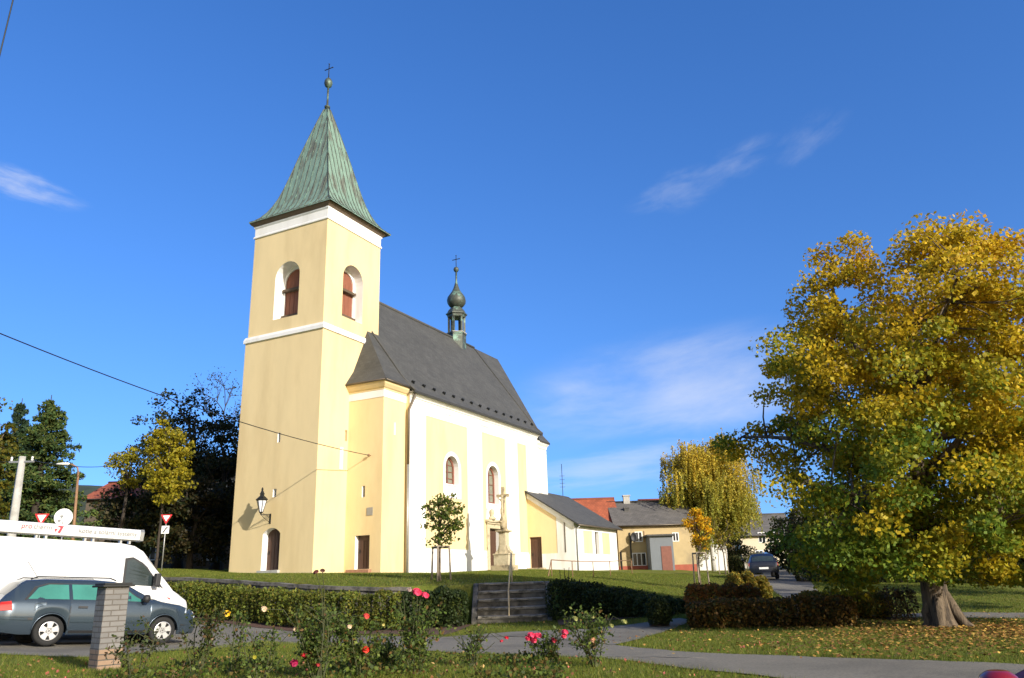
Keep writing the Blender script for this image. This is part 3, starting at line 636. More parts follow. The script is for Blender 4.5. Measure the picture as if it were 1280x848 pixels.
# --- annex (sacristy) with lean-to roof
ax, ay, ax1 = 21.9, -7.08, 31.1
def zroof(y): return 5.62 + (y - ay) * (8.2 - 5.62) / (S - ay)
m = MB()
adoor = rect(-4.18, -3.12, 2.32, 4.68)
m.panel([(ay, Zb), (S, Zb), (S, zroof(S)), (ay, zroof(ay))], [adoor], FX(ax), .22)
awin = rect(26.0, 26.9, 3.22, 5.14)
m.panel(rect(ax, ax1, Zb, 5.6), [awin], FY(ay), .3, 1)
m.panel([(ay, Zb), (S, Zb), (S, zroof(S)), (ay, zroof(ay))], [], PX(ax1), .2)
annex = m.build('annex_wall', [M['yellow'], M['white']], church)
m = MB(); fx = FX(ax)
m.extr([(ay, Zb), (-4.2, Zb), (-4.2, 3.36), (ay, 3.36)], fx, -.03, .0); m.extr(rect(-3.11, S-.05, Zb, 3.36), fx, -.03, 0)
m.extr([(ay, 3.361), (-5.55, 3.361), (-5.55, zroof(-5.55)-.45), (ay, zroof(ay)-.45)], fx, -.03, 0)
m.extr([(ay, zroof(ay)-.449), (S-.05, zroof(S)-.449), (S-.05, zroof(S)-.02), (ay, zroof(ay)-.02)], fx, -.14, 0)
fs = FY(ay)
m.extr(rect(ax, ax1, Zb, 3.3), fs, -.03, 0); m.extr(rect(ax, ax1, 5.06, 5.58), fs, -.03, 0)
for a0, a1 in ((ax, 23.5), (25.42, 25.999), (26.901, 27.6), (29.4, ax1)): m.extr(rect(a0, a1, 3.3, 5.06), fs, -.03, 0)
m.build('plaster_bands', M['white'], annex)
m = MB(); m.box((ax-.06, -6.28, 3.4), (ax-.031, -6.2, 5.75)); m.build('expansion_strip', M['pipe'], annex)
door('door', rect(-4.2, -3.10, 2.32, 4.7), FX(ax), .18, church, -4.16, -3.14, 2.34, 4.66, 5)
m = MB(); m.box((ax-.5, -4.5, 1.8), (ax-.04, -2.99, 2.31)); m.build('doorstep', M['stone'], church, .02)
m = MB(); m.extr(rect(26.0, 26.9, 3.22, 5.14), fs, .28, .31); wd = m.build('window', M['glass'], church)
m = MB(); m.panel(rect(25.99, 26.91, 3.2, 5.16), [rect(26.09, 26.42, 3.32, 5.06), rect(26.48, 26.81, 3.32, 5.06)], lambda a, b, d: (a, ay+.23+d, b), .05); m.build('frame', M['shutterbar'], wd)
m = MB(); ov = .42; ye = ay - ov
sl_ = [(ax-.35, ye, zroof(ye)), (ax1+.5, ye, zroof(ye)), (ax1+.5, S+.5, zroof(S+.5)), (ax-.35, S+.5, zroof(S+.5))]
L = math.hypot(S+.5-ye, zroof(S+.5)-zroof(ye)); m.poly([(x, y, z+.16) for x, y, z in sl_], [(0, 0), (9.8, 0), (9.8, L), (0, L)])
for a, b in ((0, 1), (3, 0), (1, 2)): m.poly([(sl_[a][0], sl_[a][1], sl_[a][2]+.16), (sl_[b][0], sl_[b][1], sl_[b][2]+.16), (sl_[b][0], sl_[b][1], sl_[b][2]+.04), (sl_[a][0], sl_[a][1], sl_[a][2]+.04)])
m.poly([(x, y, z+.04) for x, y, z in sl_]); m.build('annex_roof', M['slate'], church)
m = MB(); m.tube([(ax-.3, ye-.05, zroof(ye)+.05), (ax1+.45, ye-.05, zroof(ye)+.05)], .06, 6); m.build('gutter', M['pipe'], church)
m = MB(); m.tube([(ax+.1, ye-.02, zroof(ye)+.02), (ax+.05, ay-.12, 5.1), (ax+.05, ay-.12, 1.7)], .05, 8); m.build('downpipe', M['steel'], church)
# ------------------------------------------------------------------ foliage helpers
def leafquads(P, size, rg, nrm=None, flat=0.0, ratio=0.75):
    """one folded diamond per point; returns V, F (two triangles merged as a quad)"""
    P = np.asarray(P, float); n = len(P); size = np.broadcast_to(size, (n,))[:, None]
    d = rg.normal(size=(n, 3)); d /= np.linalg.norm(d, axis=1)[:, None]
    q = rg.normal(size=(n, 3))
    if nrm is not None: q = q * (1 - flat) + np.asarray(nrm, float) * flat * 2
    q -= (q * d).sum(1)[:, None] * d; q /= np.linalg.norm(q, axis=1)[:, None] + 1e-9
    s = np.cross(d, q)
    V = np.stack([P - d*size*.5, P + s*size*.5*ratio + q*size*.08, P + d*size*.5, P - s*size*.5*ratio + q*size*.08], 1).reshape(-1, 3)
    F = np.arange(4*n).reshape(-1, 4); return V, F

def pal(cols, n, rg, w=None, var=.18):
    c = np.array(cols, float)[rg.choice(len(cols), n, p=w)]
    return c * rg.normal(1, var, (n, 1)).clip(.5, 1.6)

def wood(mb, pts, r0, r1, n=6):
    k = len(pts); mb.tube(pts, [r0 + (r1-r0)*i/(k-1) for i in range(k)], n)

def bend(a, b, rg, amp, k=5, up=0.0):
    a = np.array(a, float); b = np.array(b, float); L = np.linalg.norm(b-a); P = [a]
    o = rg.normal(0, amp*L, 3)
    for i in range(1, k):
        t = i/k; P.append(a + (b-a)*t + o*math.sin(math.pi*t) + np.array([0, 0, up*L*math.sin(math.pi*t)]) + rg.normal(0, amp*L*.12, 3))
    P.append(b); return P

def crown_tree(name, label, base, hgt, crown, trunk_r, colfn, n_clump, n_leaf, leaf, clump_r, seed, group=None, bark='bark', lobes=None, trunk_to=.62, lean=(0, 0), limbs=9, leafmat='leaf', flat=.35, shell=.55, cat='tree', low=None, twigs=True, lump=.28, boxy=0, extra=False):
    """broad-leaved tree: tapered trunk, limbs to every leaf clump, thousands of single leaves.
    crown = (cx, cy, cz, rx, ry, rz) relative to base"""
    rg = np.random.default_rng(seed); base = np.array(base, float)
    root = empty(name, base, label, cat, group)
    cx, cy, cz, rx, ry, rz = crown; C0 = np.array([cx, cy, cz])
    # uneven envelope from a few random directions
    ld = rg.normal(size=(14, 3)); ld /= np.linalg.norm(ld, axis=1)[:, None]; la = rg.uniform(-lump, lump, 14)
    def env(u):
        k = np.exp(6*(u @ ld.T - 1)); return 1 + (k*la).sum(1)/(k.sum(1)+.35)
    u = rg.normal(size=(n_clump*3, 3)); u /= np.linalg.norm(u, axis=1)[:, None]; uu = u.copy()
    if boxy: hn = np.linalg.norm(u[:, :2], axis=1)[:, None]; uu[:, :2] = np.where(u[:, 2:] < 0, u[:, :2]/np.maximum(hn, .05)**boxy, u[:, :2]/np.maximum(hn, .05)**(boxy*.55))
    rad = rg.uniform(0, 1, len(u))**(1/3*(1-shell)) * rg.uniform(.72, 1.0, len(u))
    K = C0 + uu * (rad*env(u))[:, None] * np.array([rx, ry, rz])
    if low is not None: K = K[K[:, 2] > low(K)]
    K = K[K[:, 2] > .075*hgt][:n_clump]
    if extra:      # boughs drooping low on the left and right
        K = np.r_[K, np.c_[rg.uniform(-2.6, -.5, 26), rg.uniform(.2, 2.6, 26), rg.uniform(.95, 2.1, 26)], np.c_[rg.uniform(.9, 5.2, 34), rg.uniform(-1.6, 2.2, 34), rg.uniform(.95, 1.9, 34)], np.c_[rg.uniform(-2.2, .9, 22), rg.uniform(-2.4, -.4, 22), rg.uniform(1.15, 2.2, 22)], np.c_[rg.uniform(-4.1, 5.0, 110), rg.uniform(-3.6, 2.4, 110), rg.uniform(2.4, 4.7, 110)], np.c_[rg.uniform(-3.0, 5.2, 54), rg.uniform(-2.6, 1.8, 54), rg.uniform(1.6, 3.0, 54)]]
    if extra: K = K[[np.sort(np.linalg.norm(K-k, axis=1))[5] < 1.15 for k in K]]
    # wood
    tb = MB(); fork = np.array([lean[0], lean[1], trunk_to*hgt*.5]); top = np.array([cx*.9, cy*.9, cz + rz*.55])
    tr = bend((0, 0, -.25), fork, rg, .03, 5)
    tb.tube(tr, [trunk_r*(1.45, 1.08, .95, .88, .84, .80)[i] for i in range(6)], 12)
    lead = bend(fork, top, rg, .05, 6); wood(tb, lead, trunk_r*.72, trunk_r*.1, 8)
    nodes = [(p, trunk_r*.7*(1-i/7)) for i, p in enumerate(lead[:-1])]
    idx = rg.choice(len(K), min(limbs, len(K)), replace=False); ends = []
    far = K[np.argsort(-np.linalg.norm(K-C0, axis=1))]
    pick = []
    for k in far:
        if all(np.linalg.norm(k-q) > .8*min(rx, rz) for q in pick): pick.append(k)
        if len(pick) >= limbs: break
    for k in pick:
        q = min(nodes, key=lambda a: abs(a[0][2] - (fork[2] + (k[2]-fork[2])*.35)) + .2*np.linalg.norm(a[0]-k))
        b = bend(q[0], k*.92 + C0*.08, rg, .07, 6, .06); wood(tb, b, q[1]*.62+.01, .025, 6); ends += [(p, .05) for p in b[2:]]
    ends += [(p, r) for p, r in nodes]
    E = np.array([e[0] for e in ends])
    if twigs:
        for k in K:
            j = np.argmin(np.linalg.norm(E-k, axis=1) + .3*np.maximum(E[:, 2]-k[2], 0))
            if np.linalg.norm(E[j]-k) < 1.7: wood(tb, bend(E[j], k, rg, .08, 3), .028*min(1, trunk_r*3), .008, 4)
    tk = tb.build('trunk', M[bark], root, recalc=False)
    # leaves
    per = rg.poisson(n_leaf/len(K), len(K)); ci = np.repeat(np.arange(len(K)), per); n = len(ci)
    cs = rg.uniform(.65, 1.3, len(K))*clump_r
    off = rg.normal(size=(n, 3)); off /= np.linalg.norm(off, axis=1)[:, None]; off *= (rg.uniform(0, 1, n)**.45)[:, None]
    P = K[ci] + off * cs[ci][:, None] * np.array([1, 1, .62])
    P[:, 2] -= .12*clump_r*np.linalg.norm(off[:, :2], axis=1)
    out = (P - C0)/np.array([rx, ry, rz]); out /= np.linalg.norm(out, axis=1)[:, None] + 1e-9; out[:, 2] += .4
    V, F = leafquads(P, rg.uniform(.7, 1.25, n)*leaf, rg, out, flat)
    npmesh('crown', V, F, M[leafmat], root, colfn(P, ci, rg))
    return root

# ------------------------------------------------------------------ trees on the right
GOLD = [(.36, .21, .012), (.31, .20, .014), (.42, .22, .015), (.25, .19, .016)]
def maple_col(P, ci, rg):
    n = len(P); cv = rg.uniform(-.42, .42, ci.max()+1)[ci]
    t = (P[:, 2]-2.6)/8.6 + cv + rg.normal(0, .16, n) + .10*np.clip((P[:, 0])/4, -1, 1)
    green = np.array((.14, .215, .024)); olive = np.array((.40, .345, .022)); gold = np.array((.56, .385, .018)); orange = np.array((.60, .30, .028))
    s = lambda a, b: np.clip((t-a)/(b-a), 0, 1)[:, None]
    c = green + (olive-green)*s(-.35, .15); c = c + (gold-c)*s(.08, .60); c = c + (orange-c)*s(.85, 1.35)*.8
    return c * rg.normal(1, .17, (n, 1)).clip(.55, 1.5)
mb_ = (9.52, 19.0, 0.0)
low_m = lambda K: np.where((K[:, 0] < -.9) & (K[:, 0] > -3.4) & (K[:, 1] > 0), 1.1, 1.75)
crown_tree('maple_tree', 'big autumn maple turning gold with green lower leaves, beside the road', mb_, 10.4, (1.05, .2, 5.45, 4.95, 4.6, 4.75), .30, maple_col, 540, 165000, .104, .55, 21, trunk_to=.40, lean=(0, 0), extra=True, limbs=18, shell=.30, low=low_m, flat=.3, lump=.18, boxy=.55)
# buttress roots of the maple
rt = MB()
for a, l in ((-35, .85), (-125, .6), (170, .6), (80, .6)):
    d = np.array([math.cos(R(a)), math.sin(R(a)), 0]); rt.tube([d*.14 + (0, 0, .75), d*.30 + (0, 0, .32), d*.52*l + (0, 0, .10), d*l*.85 + (0, 0, -.1)], [.10, .13, .10, .04], 8)
ro = rt.build('root', M['bark'], [o for o in bpy.data.objects if o.name == 'maple_tree'][0], recalc=False)

# weeping birch
def birch(base, hgt, seed):
    rg = np.random.default_rng(seed); root = empty('birch_tree', base, 'tall weeping birch with hanging yellow green twigs by the white garage', 'tree')
    tb = MB(); tr = bend((0, 0, -.2), (.5, .2, hgt*.93), rg, .02, 8); tb.tube(tr, [.24*(1-i/9.2) for i in range(9)], 8)
    P = []; ci = []; k = 0; T = []
    strands = []
    for i in range(64):
        z = hgt*rg.uniform(.28, .93); t = z/hgt; p0 = np.array(tr[min(8, int(t*8.4))]); p0 = np.array([p0[0], p0[1], z])
        a = rg.uniform(0, 2*math.pi); R_ = 4.9*math.sin(math.pi*min(1, (1.06-t)*.98))**.65 * rg.uniform(.55, 1.0)
        e = p0 + np.array([math.cos(a)*R_, math.sin(a)*R_, R_*.36*rg.uniform(.5, 1.3)]); e[2] = min(e[2], hgt)
        b = bend(p0, e, rg, .04, 5, .08); wood(tb, b, .06*(1.1-t), .015, 5)
        for q in b[2:]:
            for _ in range(9): strands.append(np.array(q) + rg.normal(0, .42, 3)*np.array([1, 1, .6]))
        for _ in range(6): strands.append(np.array(e) + rg.normal(0, .35, 3))
    for q in strands:
        L = rg.uniform(.9, 3.2); L = min(L, q[2]-.9)
        if L < .3: continue
        m = int(L*26); tt = rg.uniform(0, 1, m); dr = rg.normal(0, .10, 2)
        P.append(q + np.c_[dr[0]*tt*L + rg.normal(0, .06, m), dr[1]*tt*L + rg.normal(0, .06, m), -L*tt]); ci += [k]*m; k += 1
        T.append((q, q + np.array([dr[0]*L, dr[1]*L, -L])))
    P = np.concatenate(P); ci = np.array(ci); n = len(P)
    tb.build('trunk', M['birchbark'], root, recalc=False)
    V, F = leafquads(P, rg.uniform(.8, 1.3, n)*.15, rg)
    t = P[:, 2]/hgt + rg.uniform(-.3, .3, k)[ci]; g = np.array((.36, .36, .06)); y = np.array((.62, .46, .055)); s = np.clip((t-.3)/.6, 0, 1)[:, None]
    npmesh('crown', V, F, M['leaf'], root, (g + (y-g)*s)*rg.normal(1, .2, (n, 1)).clip(.5, 1.6))
    tw = MB()
    for a, b in T[::3]: tw.tube([a, b], .012, 3, False)
    tw.build('hanging_twigs', M['darkbark'], root, recalc=False)
    return root
p = at(893, 718, 78); birch((p[0], p[1], float(h(p[0], p[1]))), 12.9, 5)

def stakes(pos, rr, hh, label, rz):
    root = empty('tree_stakes', pos, label, 'tree stakes', 'wooden stake frames round young trees', rz)
    for k in range(3):
        a = 2*math.pi*k/3; m = MB(); m.tube([(rr*1.15*math.cos(a), rr*1.15*math.sin(a), -.2), (rr*math.cos(a), rr*math.sin(a), hh)], .035, 6); m.build('stake', M['stake'], root)
        b = 2*math.pi*(k+1)/3; m = MB(); m.tube([(rr*math.cos(a), rr*math.sin(a), hh-.06+.02*k), (rr*math.cos(b), rr*math.sin(b), hh-.06+.02*k)], .03, 6); m.build('crosspiece', M['stake'], root)
    return root
def colf(cols, w=None, var=.18, grad=None):
    def f(P, ci, rg):
        c = pal(cols, len(P), rg, w, var)*rg.uniform(.8, 1.2, ci.max()+1)[ci][:, None]
        return c
    return f
p = at(550, 747, 30); gz = float(h(p[0], p[1])); p1 = (p[0], p[1], gz)
YG = 4.68 - gz
crown_tree('young_tree', 'young staked tree with green heart shaped crown in front of the nave', p1, YG, (.12, 0, YG*.66, .80, .80, YG*.335), .055, colf([(.085, .13, .022), (.14, .17, .024), (.22, .20, .028)], [.45, .32, .23]), 60, 1300, .125, .28, 8, trunk_to=.75, limbs=9, shell=.2, bark='bark', flat=.2, lump=.3)
stakes(p1, .36, 1.22, 'three wooden stakes tied round the young green tree beside the church steps', .4)
p = at(877, 738, 40); gz = float(h(p[0], p[1])); p2 = (p[0], p[1], gz); YG = 4.75 - gz
crown_tree('young_tree', 'slender young staked tree with bright yellow leaves on the grass slope', p2, YG, (.1, 0, YG*.70, .66, .66, YG*.32), .05, colf([(.68, .42, .015), (.74, .46, .018), (.58, .38, .02), (.66, .33, .02)]), 46, 1500, .12, .27, 9, trunk_to=.7, limbs=9, shell=.3, flat=.2, lump=.35)
stakes(p2, .36, 1.75, 'three pale stakes round the bright yellow young tree', .1)
p = at(907, 717, 57); gz = float(h(p[0], p[1])); p3 = (p[0], p[1], gz)
crown_tree('young_tree', 'young staked tree with thin yellow green crown near the white garage', p3, 4.2, (0, 0, 2.9, .85, .85, 1.35), .05, colf([(.30, .22, .02), (.2, .18, .02)]), 30, 800, .13, .30, 10, trunk_to=.7, limbs=7, shell=.3)
stakes(p3, .36, 1.8, 'three pale stakes round the young tree near the white garage', .8)

# ------------------------------------------------------------------ trees on the left
def spruce(name, label, base, hgt, rad, cols, seed, cat='tree', nwh=30, group=None):
    rg = np.random.default_rng(seed); root = empty(name, base, label, cat, group)
    tb = MB(); tb.tube([(0, 0, -.3), (0, 0, hgt*.5), (0, 0, hgt)], [.28, .16, .02], 8); P = []; N_ = []; ci = []; k = 0
    for i in range(nwh):
        t = i/nwh; z = hgt*(.08 + .9*t); r = rad*(1-t)**.8*rg.uniform(.75, 1.12) + .15
        for j in range(rg.integers(6, 9)):
            a = rg.uniform(0, 2*math.pi); L = r*rg.uniform(.6, 1.1); m = int(18 + L*75)
            s = rg.uniform(.08, 1, m)**.75; dirn = np.array([math.cos(a), math.sin(a)]); lat = rg.normal(0, .13, m)*L*(1.15-s*.8)
            zz = z + L*(.06 - .30*s + .22*s*s) + rg.normal(0, .09, m) - np.abs(lat)*.3
            P.append(np.c_[dirn[0]*s*L - dirn[1]*lat, dirn[1]*s*L + dirn[0]*lat, zz]); ci += [k]*m; k += 1
            tb.tube([(0, 0, z), (dirn[0]*L*.9, dirn[1]*L*.9, z - L*.06)], [.04, .012], 4, False)
    P = np.concatenate(P); ci = np.array(ci); n = len(P)
    V, F = leafquads(P, rg.uniform(.7, 1.3, n)*.24, rg, ratio=.42)
    tb.build('trunk', M['darkbark'], root, recalc=False)
    npmesh('crown', V, F, M['needle'], root, pal(cols, n, rg)*rg.uniform(.7, 1.3, k)[ci][:, None])
    return root
def g3(px, py, Y): p = at(px, py, Y); return (p[0], p[1], float(h(p[0], p[1])))
b = g3(36, 690, 48); spruce('spruce_tree', 'dark green spruce behind the concrete pole, with a pointed top', b, 13.3 - b[2], 4.3, [(.035, .07, .02), (.06, .095, .024), (.08, .10, .022)], 31)
b = g3(-2, 690, 58); spruce('spruce_tree', 'far darker spruce standing behind the pointed one', b, 12.5, 3.6, [(.022, .05, .025), (.035, .06, .03)], 32)
b = g3(-52, 700, 40); crown_tree('thuja_tree', 'dense yellow green tree cut by the left picture edge', b, 9.5, (0, 0, 4.6, 2.0, 2.0, 5.0), .2, colf([(.12, .12, .015), (.17, .14, .016), (.07, .09, .015)]), 150, 9000, .2, .5, 33, shell=.2, limbs=6)
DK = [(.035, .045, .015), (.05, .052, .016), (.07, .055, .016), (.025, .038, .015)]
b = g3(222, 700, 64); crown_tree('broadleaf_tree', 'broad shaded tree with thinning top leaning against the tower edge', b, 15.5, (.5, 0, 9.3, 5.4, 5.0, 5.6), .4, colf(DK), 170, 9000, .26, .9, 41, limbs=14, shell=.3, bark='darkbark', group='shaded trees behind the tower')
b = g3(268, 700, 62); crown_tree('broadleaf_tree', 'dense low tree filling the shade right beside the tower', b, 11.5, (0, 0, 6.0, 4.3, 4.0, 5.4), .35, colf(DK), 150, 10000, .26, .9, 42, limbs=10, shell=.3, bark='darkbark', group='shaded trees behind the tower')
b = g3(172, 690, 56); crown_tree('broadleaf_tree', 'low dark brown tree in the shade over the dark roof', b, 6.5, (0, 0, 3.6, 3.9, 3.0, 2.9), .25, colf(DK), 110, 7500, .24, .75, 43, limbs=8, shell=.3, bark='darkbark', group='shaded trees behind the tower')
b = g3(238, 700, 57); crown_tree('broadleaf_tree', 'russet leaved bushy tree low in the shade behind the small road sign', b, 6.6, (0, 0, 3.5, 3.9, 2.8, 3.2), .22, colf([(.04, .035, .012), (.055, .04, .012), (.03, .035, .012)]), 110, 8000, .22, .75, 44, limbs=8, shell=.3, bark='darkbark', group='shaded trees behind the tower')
b = g3(196, 690, 50); crown_tree('linden_tree', 'sunlit yellow green tree above the dark house on the left', b, 9.9, (.1, 0, 6.6, 1.7, 1.6, 2.8), .08, colf([(.33, .28, .018), (.38, .30, .02), (.25, .235, .02)]), 75, 5200, .20, .55, 45, limbs=9, trunk_to=.9, shell=.25, lump=.35, bark='darkbark')
b = g3(150, 690, 53); crown_tree('linden_tree', 'smaller sunlit yellow tree left of the yellow green one', b, 8.4, (0, 0, 6.6, 1.5, 1.4, 1.5), .12, colf([(.36, .30, .02), (.28, .26, .024)]), 40, 1900, .18, .5, 46, limbs=7, trunk_to=1.1, shell=.25, lump=.35, bark='darkbark')

def bare_tree(label, base, hgt, seed, rad, leafy):
    rg = np.random.default_rng(seed); root = empty('bare_tree', base, label, 'tree', 'bare autumn trees behind the tower'); tb = MB(); tips = []
    def grow(p, d, L, r, lev):
        q = p + d*L; k = bend(p, q, rg, .06, 3); tb.tube(k, [r, r*.9, r*.82, r*.74], 6 if lev < 2 else 4, False)
        if lev >= 6 or r < .012: tips.append(q); return
        for j in range(rg.integers(2, 4)):
            e = d + rg.normal(0, .46, 3)*np.array([1, 1, .8]) + np.array([0, 0, .10]); e /= np.linalg.norm(e)
            grow(q, e, L*rg.uniform(.66, .9), r*rg.uniform(.55, .74), lev+1)
    grow(np.array([0, 0, -.3]), np.array([.02, 0, 1.0]), hgt*.30, rad, 0)
    tb.build('trunk', M['darkbark'], root, recalc=False)
    T = np.array(tips); n = leafy; P = T[rg.integers(0, len(T), n)] + rg.normal(0, .35, (n, 3))
    V, F = leafquads(P, rg.uniform(.7, 1.2, n)*.2, rg); npmesh('crown', V, F, M['leaf'], root, pal([(.05, .05, .02), (.08, .06, .02)], n, rg))
b = g3(276, 700, 72); bare_tree('tall nearly bare dark tree touching the tower edge', b, 17.0, 51, .34, 1900)
b = g3(196, 700, 78); bare_tree('pale thin nearly bare tree above the yellow green tree', b, 12.5, 52, .2, 500)

# ------------------------------------------------------------------ hedges and shrubs
def hedge(name, label, line, width, top, cols, n, leaf, seed, group=None, cat='hedge', clump=.45, gap=.6, rnd=.25, bare=.0):
    """clipped hedge: leaves in the skin of a row of box-like shrubs along a ground line; top(t) = height"""
    rg = np.random.default_rng(seed); L = np.array([q[:2] for q in line], float)
    s = np.r_[0, np.cumsum(np.linalg.norm(np.diff(L, axis=0), axis=1))]; tot = s[-1]
    o0 = L.mean(0); z0 = float(h(*o0)); root = empty(name, (o0[0], o0[1], z0), label, cat, group)
    m = max(2, int(tot/clump)); P = []; ci = []; st = MB()
    for k in range(m):
        t = (k+.5)/m; c = np.array([np.interp(t*tot, s, L[:, 0]), np.interp(t*tot, s, L[:, 1])]); c2 = np.array([np.interp(t*tot+.05, s, L[:, 0]), np.interp(t*tot+.05, s, L[:, 1])]); d = c2-c
        if np.linalg.norm(d) < 1e-6: d = L[-1]-L[-2]
        d /= np.linalg.norm(d); nn = np.array([-d[1], d[0]]); H = top(t)*rg.uniform(.93, 1.06); W = width*rg.uniform(.88, 1.1)/2; A = tot/m*(.5 + (gap*.25 if gap else 0))*rg.uniform(.9, 1.1)
        cnt = int(n/m); u = rg.uniform(-1, 1, (cnt, 3)); f = rg.integers(0, 5, cnt); jit = rg.uniform(.78, 1.03, cnt)
        u[f == 0, 1] = -jit[f == 0]; u[f == 1, 1] = jit[f == 1]; u[f == 2, 2] = jit[f == 2]; u[f == 3, 0] = jit[f == 3]; u[f == 4, 0] = -jit[f == 4]
        e = np.maximum(np.abs(u).max(1), 1e-6); rn = np.linalg.norm(u/e[:, None], axis=1); u = u*(1 - rnd*(rn-1)/.73)[:, None]
        hz = (u[:, 2]+1)/2; zz = H*(bare + (1-bare)*hz)
        X = c[0] + d[0]*u[:, 0]*A + nn[0]*u[:, 1]*W; Y = c[1] + d[1]*u[:, 0]*A + nn[1]*u[:, 1]*W
        fr = nn*(-.6*width if nn[1] > 0 else .6*width); P.append(np.c_[X, Y, float(h(c[0]+fr[0], c[1]+fr[1])) + zz] + rg.normal(0, .02, (cnt, 3))); ci += [k]*cnt
        for _ in range(3):
            q = c + rg.uniform(-.5, .5)*d*A; gz_ = float(h(*q)); st.tube([(q[0]-o0[0], q[1]-o0[1], gz_-z0-.05), (q[0]-o0[0]+rg.normal(0, .08), q[1]-o0[1]+rg.normal(0, .08), gz_-z0+H*.75)], [.02, .008], 4, False)
    RL = [(np.interp(t, s, L[:, 0]), np.interp(t, s, L[:, 1])) for t in np.linspace(0, tot, m*2+2)]
    st.tube([(a-o0[0], b-o0[1], float(h(a, b))-z0+.04) for a, b in RL], .05, 5)
    P = np.concatenate(P) - np.array([o0[0], o0[1], z0]); ci = np.array(ci); nn_ = len(P)
    V, F = leafquads(P, rg.uniform(.7, 1.3, nn_)*leaf, rg)
    st.build('stems', M['darkbark'], root, recalc=False)
    cc = cols(P, ci, rg) if callable(cols) else pal(cols, nn_, rg)*rg.uniform(.78, 1.25, ci.max()+1)[ci][:, None]
    npmesh('leaves', V, F, M['leaf'], root, cc); return root
BOXG = [(.13, .165, .025), (.165, .19, .028), (.10, .125, .022), (.2, .18, .03)]
hedge('clipped_hedge', 'long sunlit clipped hedge behind the roses, in front of the low stone wall', [(-13.2, 31.6), (-11.2, 30.2), (-9.3, 28.9), (-7.2, 27.3), (-5.3, 26.2), (-3.5, 25.9)], 1.1, lambda t: 1.17, BOXG, 26000, .085, 61, 'hedges below the church terrace', clump=.5, gap=-.32)
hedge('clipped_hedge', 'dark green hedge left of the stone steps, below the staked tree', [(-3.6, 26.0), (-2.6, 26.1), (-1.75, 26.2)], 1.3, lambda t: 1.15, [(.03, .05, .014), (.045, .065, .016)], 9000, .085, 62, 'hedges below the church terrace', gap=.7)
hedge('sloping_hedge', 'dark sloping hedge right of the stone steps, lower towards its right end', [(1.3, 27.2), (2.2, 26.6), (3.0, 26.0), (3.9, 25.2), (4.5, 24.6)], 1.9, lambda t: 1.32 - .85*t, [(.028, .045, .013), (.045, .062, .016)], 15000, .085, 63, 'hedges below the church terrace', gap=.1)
p = hit(826, 786); hedge('round_bush', 'small round dark bush at the right end of the sloping hedge', [(p[0]-.22, p[1]+.3), (p[0]+.28, p[1]+.35)], .85, lambda t: .72, [(.045, .06, .016), (.06, .075, .018)], 3000, .075, 64, cat='bush', rnd=.6)
BR = [(.14, .075, .02), (.17, .11, .024), (.08, .08, .02), (.22, .12, .026)]
YB = [(.26, .20, .024), (.18, .165, .024), (.30, .19, .026)]
def h2(px, Y): q = at(px, 780, Y); return (q[0], Y)
hedge('low_hedge', 'long reddish brown hedge with a dark front, left of the maple trunk', [h2(865, 21.0), h2(930, 20.6), h2(1000, 20.2), h2(1068, 19.8)], 1.1, lambda t: .70, BR, 18000, .08, 65, 'hedges on the grass island', gap=.7, rnd=.35)
hedge('low_hedge', 'russet hedge standing highest, at the left end of the grass island', [h2(862, 22.6), h2(905, 22.4), h2(950, 22.2)], 1.2, lambda t: .95, [(.24, .10, .022), (.3, .12, .024), (.15, .11, .022)], 11000, .08, 66, 'hedges on the grass island', gap=.7, rnd=.4)
hedge('low_hedge', 'yellow tipped low hedge at the back of the grass island, nearest the maple trunk', [h2(1005, 23.0), h2(1060, 22.6), h2(1112, 22.0)], 1.2, lambda t: .72, YB, 10000, .08, 67, 'hedges on the grass island', gap=.7, rnd=.4)
p = at(935, 735, 30); hedge('golden_bush', 'rounded golden green bush in front of the parked dark car', [(p[0]-.7, 30), (p[0]+.7, 30)], 1.7, lambda t: 1.15, YB, 7000, .09, 68, cat='bush', rnd=.7)
p = at(1125, 770, 21.5); hedge('thin_bush', 'thin pinkish bush beside the maple trunk', [(p[0]-.35, 21.5), (p[0]+.35, 21.4)], .7, lambda t: .85, [(.14, .10, .05), (.10, .09, .03)], 900, .07, 69, cat='bush', rnd=.5)
